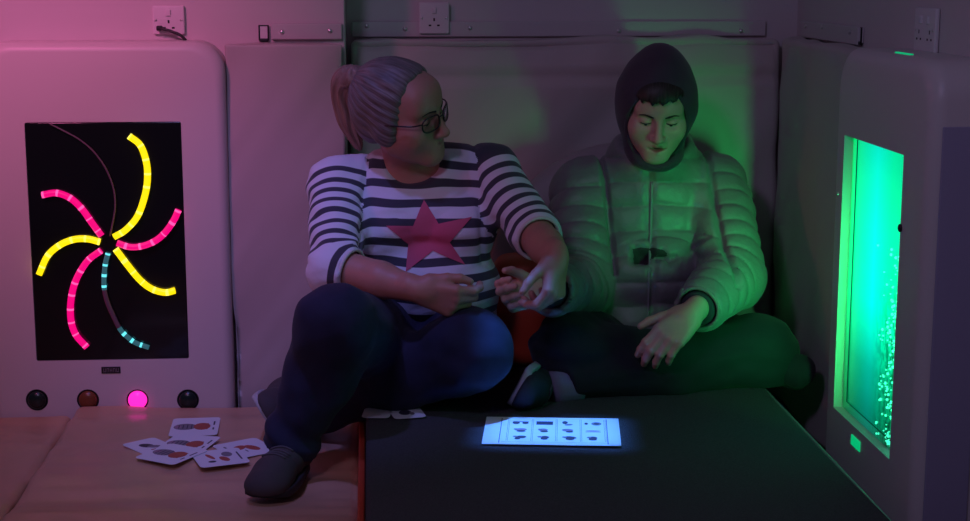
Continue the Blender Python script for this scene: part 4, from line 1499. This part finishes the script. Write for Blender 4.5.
# ================================================================== the man
def man():
    H_BODY = 0.0030
    shR, elR, wrR = at(583, 190, 3.97), at(580, 286, 3.80), at(541, 291, 3.50)
    shL, elL, wrL = at(713, 188, 3.95), at(733, 276, 3.74), at(693, 313, 3.515)
    hipR, knR, anR = at(622, 352, 3.93), at(566, 348, 3.60), at(735, 376, 3.72)
    hipL, knL, anL = at(690, 352, 3.93), at(758, 352, 3.66), at(573, 385, 3.545)
    hd = at(657, 108, 3.80)
    HS = 0.97
    HR = frame((-0.10, -0.91, -0.32), (0.03, 0.0, 1.0))
    neck0, neck1 = at(653, 185, 3.94), at(656, 138, 3.86)
    base = np.array([hipR[0] * .5 + hipL[0] * .5, 3.93, 0.0])

    f = Field((0.24, 3.28, -0.01), (1.06, 4.16, 0.86), H_BODY)
    f.ell(at(655, 352, 3.97), (0.14, 0.12, 0.09), None, 0)
    f.ell(at(655, 280, 3.95), (0.125, 0.095, 0.16), None, 0.05)
    f.ell(at(652, 215, 3.95), (0.145, 0.095, 0.14), None, 0.05)
    f.cap(at(605, 190, 3.96), at(695, 188, 3.95), 0.045, 0.045, 0.05)
    f.chain([shR, elR], [0.045, 0.036], 0.02)
    f.chain([elR, wrR], [0.036, 0.026], 0.015)
    f.chain([shL, elL], [0.045, 0.036], 0.02)
    f.chain([elL, wrL], [0.036, 0.026], 0.015)
    f.chain([hipR, knR, anR], [0.065, 0.045, 0.035], 0.02)
    f.chain([hipL, knL, anL], [0.065, 0.045, 0.033], 0.02)
    f.cap(anL, at(545, 384, 3.55), 0.028, 0.020, 0.01)
    f.cap(anR, at(775, 380, 3.72), 0.030, 0.024, 0.01)
    f.chain([neck0, neck1], [0.060, 0.052], 0.03)
    p = head_prims(f, hd, HR, HS, jaw=0.95, mouth_open=0.006, nose=1.05)
    # left hand rests on the lap, back of the hand up
    hand_prims(f, wrL, (-0.72, -0.38, -0.55), (0.10, -0.66, 0.74), False,
               [(0.35, 0.55, 0.30), (0.42, 0.62, 0.35), (0.50, 0.65, 0.35), (0.60, 0.65, 0.4)], 0.05, (0.80, 0.55, -0.10), (0.1, 0.2), 0.98)
    # right hand reaches out to the woman, palm towards the camera, fingers curled
    hand_prims(f, wrR, (-0.95, -0.25, -0.10), (0.20, 0.86, -0.30), True,
               [(0.95, 0.80, 0.40), (1.05, 0.9, 0.5), (1.15, 1.0, 0.5), (1.2, 1.05, 0.55)], 0.03, (0.75, 0.5, -0.45), (0.2, 0.3), 0.92)
    V, F = f.mesh(1)
    body = mk('person', V, F, skin_mat('skin_man', (0.62, 0.38, 0.30), (0.46, 0.16, 0.14)), base=base, attrs={'lips': lip_mask(V, p, HR, hd, HS, 0.006)})
    setp(body, 'man in dark hood and quilted jacket, sitting cross-legged, looking down', 'person')
    face_parts(body, p, HR, HS, (0.05, -0.6))
    bv = bvh_of(V, F)
    for sx in (-1, 1):
        path = [p(sx * x, 0.2, z) for x, z in ((0.014, 0.0135), (0.024, 0.0165), (0.036, 0.0185), (0.049, 0.0135))]
        pts = stick_on(smooth_path(path, 12), bv, -HR[:, 1], 0.0)
        Vt, Ft = tube(pts, np.interp(np.linspace(0, 1, len(pts)), [0, .3, 1], [0.0018, 0.0034, 0.0010]), 6); mk('eyebrow', Vt, Ft, M_lash, body)
    # teeth line and dark inside of the half open mouth
    V, F = uvsphere(p(0, 0.0745, -0.0722), np.array([0.014, 0.006, 0.005]) * HS, HR, 14, 8)
    mk('mouth', V, F, mat('mouth_dark', (0.10, 0.015, 0.02), 0.5), body)

    # ---- fringe
    M_h = hair_mat('hair_dark', (0.012, 0.009, 0.008), (0.05, 0.035, 0.03), HR)
    g = Field(hd - 0.2, hd + 0.2, 0.0034)
    g.ell(p(0, -0.010, 0.038), np.array([0.081, 0.110, 0.090]) * HS, HR, 0)
    g.ell(p(0, 0.060, 0.055), np.array([0.056, 0.034, 0.040]) * HS, HR, 0.03)
    def cut(P):
        q = ((P - hd) @ HR) / HS
        x, y, z = q[..., 0], q[..., 1], q[..., 2]
        zh = 0.054 - 0.10 * x + 0.0045 * np.sin(x * 240) + 2.5 * x * x + 0.003 * np.sin(x * 520)
        return np.maximum(z - zh, -0.3 - z) * 0.9
    g.op(cut, hd - 0.2, hd + 0.2, 0.003, 's')
    V, F = g.mesh(1)
    q = ((V - hd) @ HR) / HS
    mk('hair', V, F, M_h, body, attrs={'across': q[:, 0] * 160, 'along': q[:, 2] * 14})

    # ---- hood of the sweatshirt worn under the jacket
    M_hood = mat('hood_jersey', (0.055, 0.040, 0.060), 0.9, bump=(380, 0.35, 0.001), noise=(20, 0.15), sheen=0.15)
    h = Field((0.40, 3.58, 0.36), (0.98, 4.15, 0.90), 0.0040)
    h.ell(p(0, -0.022, 0.036), np.array([0.099, 0.122, 0.102]) * HS, HR, 0)
    h.ell(p(0, -0.030, 0.106), np.array([0.034, 0.070, 0.040]) * HS, HR, 0.05)      # peak
    h.ell(p(0, -0.045, -0.050), np.array([0.092, 0.105, 0.10]) * HS, HR, 0.06)
    h.ell(at(654, 172, 3.945), (0.100, 0.095, 0.06), None, 0.05)
    h.ell(p(0, 0.000, -0.118), np.array([0.074, 0.090, 0.034]) * HS, HR, 0.03)
    def face_open(P):
        q = ((P - hd) @ HR) / HS
        x, y, z = q[..., 0], q[..., 1], q[..., 2]
        zz = (z + 0.030)
        wv = np.where(zz > 0, 0.112, 0.090)
        e = np.sqrt((x / (0.0725 + 0.12 * np.minimum(zz + 0.02, 0))) ** 2 + (zz / wv) ** 2)
        return np.maximum((e - 1) * 0.068, 0.000 - y)
    h.op(face_open, hd - 0.25, hd + 0.25, 0.010, 's')
    # hollow
    h.ell(p(0, -0.018, 0.030), np.array([0.088, 0.108, 0.094]) * HS, HR, 0.0, 's')
    h.ell(p(0, 0.01, -0.055), np.array([0.070, 0.090, 0.075]) * HS, HR, 0.01, 's')
    V, F = h.mesh(2)
    N = normals(V, F)
    V = V + N * (0.004 * fbm(V, (9, 9, 14), 61, 2))[:, None]
    hood = mk('hood', V, F, M_hood, body)
    # rolled edge of the opening
    edge = []
    bh = bvh_of(V, F)
    for i in range(44):
        t = 2 * math.pi * i / 44
        z = -0.030 + (0.114 if math.cos(t) > 0 else 0.098) * math.cos(t); x = (0.0735 + 0.12 * min(z + 0.05, 0)) * math.sin(t)
        hp = bh.find_nearest(Vector(p(x * 1.04, 0.045, z * 1.02)))
        edge.append(np.array(hp[0]))
    edge = np.array(edge)
    for _ in range(3): edge = 0.5 * edge + 0.25 * (np.roll(edge, 1, 0) + np.roll(edge, -1, 0))
    Vt, Ft = tube(edge, 0.0050, 8, closed=True); mk('hood_hem', Vt, Ft, M_hood, hood)

    # ---- quilted jacket
    M_jk = mat('quilted_nylon', (0.23, 0.205, 0.215), 0.45, bump=(75, 0.28, 0.006), noise=(9, 0.08), sheen=0.1)
    s = Field((0.32, 3.36, 0.0), (1.08, 4.17, 0.66), 0.0042)
    s.ell(at(652, 215, 3.955), (0.178, 0.128, 0.155), None, 0)
    s.ell(at(650, 275, 3.90), (0.180, 0.150, 0.135), None, 0.06)
    s.ell(at(650, 318, 3.90), (0.178, 0.150, 0.075), None, 0.05)
    s.cap(at(604, 190, 3.965), at(697, 187, 3.955), 0.064, 0.064, 0.07)
    s.cap(at(654, 176, 3.945), at(654, 158, 3.925), 0.102, 0.100, 0.04)
    s.chain([shR, elR], [0.074, 0.070], 0.035)
    cuR = elR * .22 + wrR * .78
    s.cap(elR, cuR, 0.068, 0.052, 0.02)
    s.chain([shL, elL], [0.078, 0.072], 0.035)
    cuL = elL * .12 + wrL * .88
    s.cap(elL, cuL, 0.070, 0.054, 0.02)
    for el, cu, wr in ((elR, cuR, wrR), (elL, cuL, wrL)):
        d = nrm(wr - el)
        s.disc_cut(cu, d, 0.10, 0.08)
        s.cap(cu - d * 0.03, cu + d * 0.05, 0.044, 0.044, 0.0, 's')
    # collar opening
    s.ell(at(655, 133, 3.875), (0.096, 0.100, 0.070), None, 0.008, 's')
    s.cap(at(652, 166, 3.80), at(656, 150, 3.76), 0.014, 0.04, 0.01, 's')
    V, F = s.mesh(2)
    N = normals(V, F)
    tR, dR = seg_t(V, shR, elR); tL, dL = seg_t(V, shL, elL)
    tR2, dR2 = seg_t(V, elR, wrR); tL2, dL2 = seg_t(V, elL, wrL)
    lR, lL = np.linalg.norm(elR - shR), np.linalg.norm(elL - shL)
    lR2, lL2 = np.linalg.norm(elR - wrR), np.linalg.norm(elL - wrL)
    def along(d1, t1, l1, d2, t2, l2):
        w1, w2 = 1 / (d1 + 1e-3) ** 8, 1 / (d2 + 1e-3) ** 8
        return (w1 * t1 * l1 + w2 * (l1 + t2 * l2)) / (w1 + w2)
    xr = at(606, 220, 3.9)[0]; xl = at(708, 220, 3.9)[0]
    armR = (V[:, 0] < xr + 0.05 * (0.36 - V[:, 2])) & (np.minimum(dR, dR2) < 0.10)
    armL = (V[:, 0] > xl + 0.02 * (0.36 - V[:, 2])) & (np.minimum(dL, dL2) < 0.10)
    fa = (dR2 < 0.085) & (V[:, 1] < 3.72); armR |= fa
    fa = (dL2 < 0.085) & (V[:, 1] < 3.70) & (V[:, 0] > cuL[0] - 0.03); armL |= fa
    wob = 0.007 * fbm(V, (7, 7, 7), 71, 2)
    q = (V[:, 2] + wob + 0.10 * np.abs(V[:, 0] - at(652, 200, 3.9)[0])) / 0.058
    qR = (along(dR, tR, lR, dR2, tR2, lR2) + wob) / 0.050
    qL = (along(dL, tL, lL, dL2, tL2, lL2) + wob) / 0.050
    q = np.where(armR, qR + .3, q); q = np.where(armL, qL + .55, q)
    puff = np.abs(np.sin(math.pi * q)) ** 0.38
    sR = np.minimum(np.abs(V[:, 0] - (xr + 0.05 * (0.36 - V[:, 2]))), np.abs(V[:, 0] - (xl + 0.02 * (0.36 - V[:, 2]))))
    seam = np.exp(-(sR / 0.007) ** 2) * (V[:, 2] > 0.24)
    zipx = at(651, 220, 3.8)[0] + 0.12 * (V[:, 2] - 0.33) * 0.0
    fr = (N[:, 1] < -0.2) & ~armR & ~armL
    zs = np.exp(-((V[:, 0] - zipx) / 0.011) ** 2) * fr
    disp = 0.0105 * puff * (1 - seam) * (1 - 0.8 * zs) - 0.007 * seam
    disp += 0.0040 * vnoise(V, (34, 34, 12), 72) * puff + 0.006 * fbm(V, (8, 8, 8), 73, 2)
    # a deep crease and a gaping pocket where the jacket bunches at the waist
    C = (V - EYE) @ np.stack([Rv, Uv, Fv], 1)
    pu, pv = 485 + FPX * C[:, 0] / C[:, 2], 260.5 - FPX * C[:, 1] / C[:, 2]
    frn = N[:, 1] < -0.1
    k1 = np.exp(-((pu - 641) / 8.5) ** 4 - ((pv - 256) / 8.5) ** 4)
    k2 = np.exp(-((pv - (254 + (pu - 650) * 0.30 + 2 * np.sin(pu * .5))) / 4.0) ** 2) * ss(640, 650, pu) * ss(684, 664, pu)
    k3 = np.exp(-((pv - (270 - (pu - 650) * 0.5)) / 3.0) ** 2) * ss(684, 692, pu) * ss(716, 704, pu)
    disp -= frn * ~armL * (0.040 * k1 + 0.020 * k2 + 0.010 * k3)
    inner = (np.minimum(dR2, dL2) < 0.0465)
    disp = np.where(inner, 0, disp)
    V = V + N * disp[:, None]
    jk = mk('jacket', V, F, M_jk, body)
    bv = bvh_of(V, F)
    M_zip = mat('zip_tape', (0.30, 0.26, 0.29), 0.6)
    zp = []
    for v in np.linspace(182, 318, 40):
        d = ray(652 - (v - 182) * 0.03, v); d = d / np.linalg.norm(d)
        hq = bv.ray_cast(Vector(EYE + d * 2.5), Vector(d), 3.0)
        if hq[0] is not None: zp.append(np.array(hq[0]) + np.array([0, -0.001, 0]))
    zp = np.array(zp)
    for _ in range(3): zp[1:-1] = 0.5 * zp[1:-1] + 0.25 * (zp[:-2] + zp[2:])
    Vt, Ft = tube(zp, 0.0034, 8); mk('zip', Vt, Ft, M_zip, jk)
    # dark patch laid onto the jacket front at the waist
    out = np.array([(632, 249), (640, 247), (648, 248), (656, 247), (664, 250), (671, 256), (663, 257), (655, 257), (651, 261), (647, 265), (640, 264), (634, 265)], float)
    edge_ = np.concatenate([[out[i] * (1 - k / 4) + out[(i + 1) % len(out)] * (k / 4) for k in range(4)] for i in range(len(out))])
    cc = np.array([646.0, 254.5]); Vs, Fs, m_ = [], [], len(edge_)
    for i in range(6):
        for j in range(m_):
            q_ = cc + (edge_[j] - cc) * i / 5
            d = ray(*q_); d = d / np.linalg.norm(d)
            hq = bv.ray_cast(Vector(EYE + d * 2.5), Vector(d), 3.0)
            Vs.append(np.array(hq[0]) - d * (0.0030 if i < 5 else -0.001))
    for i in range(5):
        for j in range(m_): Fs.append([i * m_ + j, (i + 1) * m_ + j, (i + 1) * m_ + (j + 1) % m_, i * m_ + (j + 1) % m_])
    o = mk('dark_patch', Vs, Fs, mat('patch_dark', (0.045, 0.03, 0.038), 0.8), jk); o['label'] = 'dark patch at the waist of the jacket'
    M_cuff = mat('inner_cuff', (0.035, 0.03, 0.05), 0.9)
    for el, cu, wr in ((elR, cuR, wrR), (elL, cuL, wrL)):
        d = nrm(wr - el); u = nrm(np.cross(d, [0.2, 0.3, 0.9])); w_ = np.cross(d, u)
        V1, F1 = lathe([(0.034, -0.03), (0.041, -0.028), (0.041, 0.004), (0.038, 0.009), (0.031, 0.010)], cu, d, 28)
        mk('sweatshirt_cuff', V1, F1, M_cuff, body)
        ring = [cu - d * 0.001 + 0.050 * (math.cos(a) * u + math.sin(a) * w_) for a in np.linspace(0, 2 * math.pi, 32, endpoint=False)]
        Vt, Ft = tube(ring, 0.0052, 8, closed=True); mk('cuff_binding', Vt, Ft, M_jk, jk)

    # ---- joggers
    M_tr = mat('jogger_cotton', (0.011, 0.010, 0.018), 0.88, bump=(300, 0.3, 0.0012), noise=(18, 0.25), sheen=0.05)
    j = Field((0.30, 3.36, -0.01), (1.12, 4.17, 0.34), 0.0045)
    dL_ = nrm(anL - knL); dR_ = nrm(anR - knR)
    j.chain([knL, knL * .5 + anL * .5, anL], [0.084, 0.074, 0.050], 0.035)
    j.disc_cut(anL + dL_ * 0.016, dL_, 0.10, 0.10)
    j.ell(at(655, 352, 3.98), (0.175, 0.14, 0.115), None, 0.02)
    j.chain([hipL, knL], [0.108, 0.088], 0.05)
    j.chain([hipR, knR], [0.108, 0.080], 0.02)
    j.chain([knR, knR * .5 + anR * .5, anR], [0.076, 0.066, 0.050], 0.02)
    j.ell(at(650, 362, 3.72), (0.11, 0.11, 0.06), None, 0.05)
    V, F = j.mesh(2)
    N = normals(V, F)
    P = V.copy()
    wv = 0.008 * fbm(V, (7, 7, 9), 81, 3) + 0.006 * vnoise(V, (8, 8, 34), 82) + 0.004 * vnoise(V, (16, 16, 40), 83)
    V = V + N * wv[:, None]
    V[:, 2] = np.maximum(V[:, 2], 0.003)
    tr = mk('joggers', V, F, M_tr, body)
    # ribbed ankle cuff, sock and trainers
    V1, F1 = lathe([(0.030, -0.012), (0.043, -0.010), (0.044, 0.004), (0.043, 0.040), (0.041, 0.062), (0.030, 0.066)], anL - dL_ * 0.004, dL_, 28)
    mk('ankle_sock', V1, F1, mat('sock_grey', (0.20, 0.17, 0.26), 0.9, bump=(300, 0.4, 0.001)), body)
    M_up = mat('shoe_black', (0.018, 0.017, 0.026), 0.7)
    M_sole = mat('shoe_sole_white', (0.42, 0.40, 0.48), 0.6)
    M_lace = mat('shoe_lace_dark', (0.05, 0.05, 0.07), 0.8)
    h0 = anL + dL_ * 0.012 + np.array([0.0, 0.085, -0.030]); 
    fd = nrm(np.array([-0.30, -0.95, 0.06]))
    shoe(body, h0 + np.array([-0.070, 0.010, 0.046]), h0 + np.array([-0.070, 0.010, 0.046]) + fd * 0.245, (0.86, -0.1, -0.45), 0.245, 0.092, (M_up, M_sole, M_lace), lab='dark trainer with a pale sole edge lying on its side')
    fd = nrm(np.array([0.55, -0.80, -0.03]))
    h1 = np.array([anR[0] + 0.045, anR[1] + 0.02, 0.030])
    shoe(body, h1, h1 + fd * 0.19, (-0.75, -0.3, 0.55), 0.20, 0.085, (M_tr, M_up, M_lace), lab='dark trainer tucked under the other knee')
    return body


man()


# ------------------------------------------------------------------ the beanbag gives way where he leans on it
def beanbag():
    f = Field((0.10, 3.90, -0.03), (1.12, 4.24, 0.80), 0.008)
    f.ell(at(622, 285, 4.09), (0.355, 0.070, 0.385), None, 0)
    f.ell(at(655, 352, 4.04), (0.325, 0.110, 0.13), None, 0.08)
    V, F = f.mesh(2)
    N = normals(V, F)
    V = V + N * (0.006 * fbm(V, (5, 5, 7), 41, 3))[:, None]
    V[:, 2] = np.maximum(V[:, 2], 0.003)
    V[:, 1] = np.minimum(V[:, 1], 4.160)
    for o in bpy.data.objects:
        if o.type == 'MESH' and o.name.split('.')[0] in ('jacket', 'joggers', 'hood', 'bolster_cushion'):
            me = o.data
            W = np.zeros(len(me.vertices) * 3, np.float32); me.vertices.foreach_get('co', W)
            W = W.reshape(-1, 3) + BASE[o.name]
            bv = bvh_of(W, [p.vertices[:] for p in me.polygons])
            for i in range(len(V)):
                h = bv.ray_cast(Vector((V[i, 0], 5.0, V[i, 2])), Vector((0, -1, 0)))
                if h[0] is not None and V[i, 1] < h[0].y + 0.004: V[i, 1] = min(h[0].y + 0.004, 4.160)
    setp(mk('beanbag', V, F, M_bean), 'large dusky beanbag that the man leans back against', 'beanbag')


beanbag()
# ================================================================== light
def look(o, target):
    o.rotation_euler = (Vector(target) - o.location).to_track_quat('-Z', 'Y').to_euler()


def lamp(name, kind, loc, target, col, power, size=0.3, spot=60, blend=0.6):
    l = bpy.data.lights.new(name, kind)
    l.color = col; l.energy = power
    if kind == 'AREA': l.shape = 'DISK'; l.size = size
    elif kind == 'SPOT': l.spot_size = math.radians(spot); l.spot_blend = blend; l.shadow_soft_size = size
    else: l.shadow_soft_size = size
    o = bpy.data.objects.new(name, l); COL.objects.link(o); o.location = loc; look(o, target)
    return o


w = bpy.data.worlds.new('world'); SC.world = w; w.use_nodes = True
bg = w.node_tree.nodes['Background']
bg.inputs[0].default_value = (0.38, 0.44, 0.66, 1); bg.inputs[1].default_value = 0.056

lamp('pink_lamp', 'SPOT', (-1.15, 2.55, 1.75), (-0.92, 4.0, 0.95), (1.0, 0.18, 0.50), 72, 0.12, 62, 1.0)
lamp('violet_wash_lamp', 'AREA', (-0.7, 1.1, 2.1), (0.2, 3.8, 0.3), (0.64, 0.50, 1.0), 8.8, 0.4)
lamp('rose_lamp', 'SPOT', (-1.5, 2.6, 0.95), (0.05, 3.62, 0.42), (1.0, 0.12, 0.24), 10, 0.15, 34, 1.0)
l = bpy.data.lights.new('blue_fill_beam', 'AREA'); l.shape = 'RECTANGLE'; l.size = 0.30; l.size_y = 0.21; l.color = (0.07, 0.26, 1.0); l.energy = 0.56; l.spread = math.radians(3.5)  # added beam the shape of the worksheet, standing in for its blue glow
o = bpy.data.objects.new('blue_fill_beam', l); COL.objects.link(o); o.location = (pc_[0], pc_[1], 1.9); o.rotation_euler = (0, 0, ang)

lamp('violet_fill_spot', 'SPOT', (-0.55, 2.75, 2.3), (-0.26, 3.58, 0.12), (0.26, 0.26, 1.0), 62, 0.05, 36, 1.0)  # added fill from above to brighten the cards and the pale stripes

# added green fill at the near edge of the tank opening, towards the man
l = bpy.data.lights.new('green_fill_light', 'AREA'); l.shape = 'RECTANGLE'; l.size = 0.42; l.size_y = 0.022; l.color = (0.03, 1.0, 0.22); l.energy = 0.62; l.spread = math.radians(54)
o = bpy.data.objects.new('green_fill_light', l); COL.objects.link(o); o.location = (1.041, 2.996, 0.262)
o.rotation_euler = (Matrix(((0, -0.978, 0.21), (0, -0.21, -0.978), (1, 0, 0)))).to_euler()
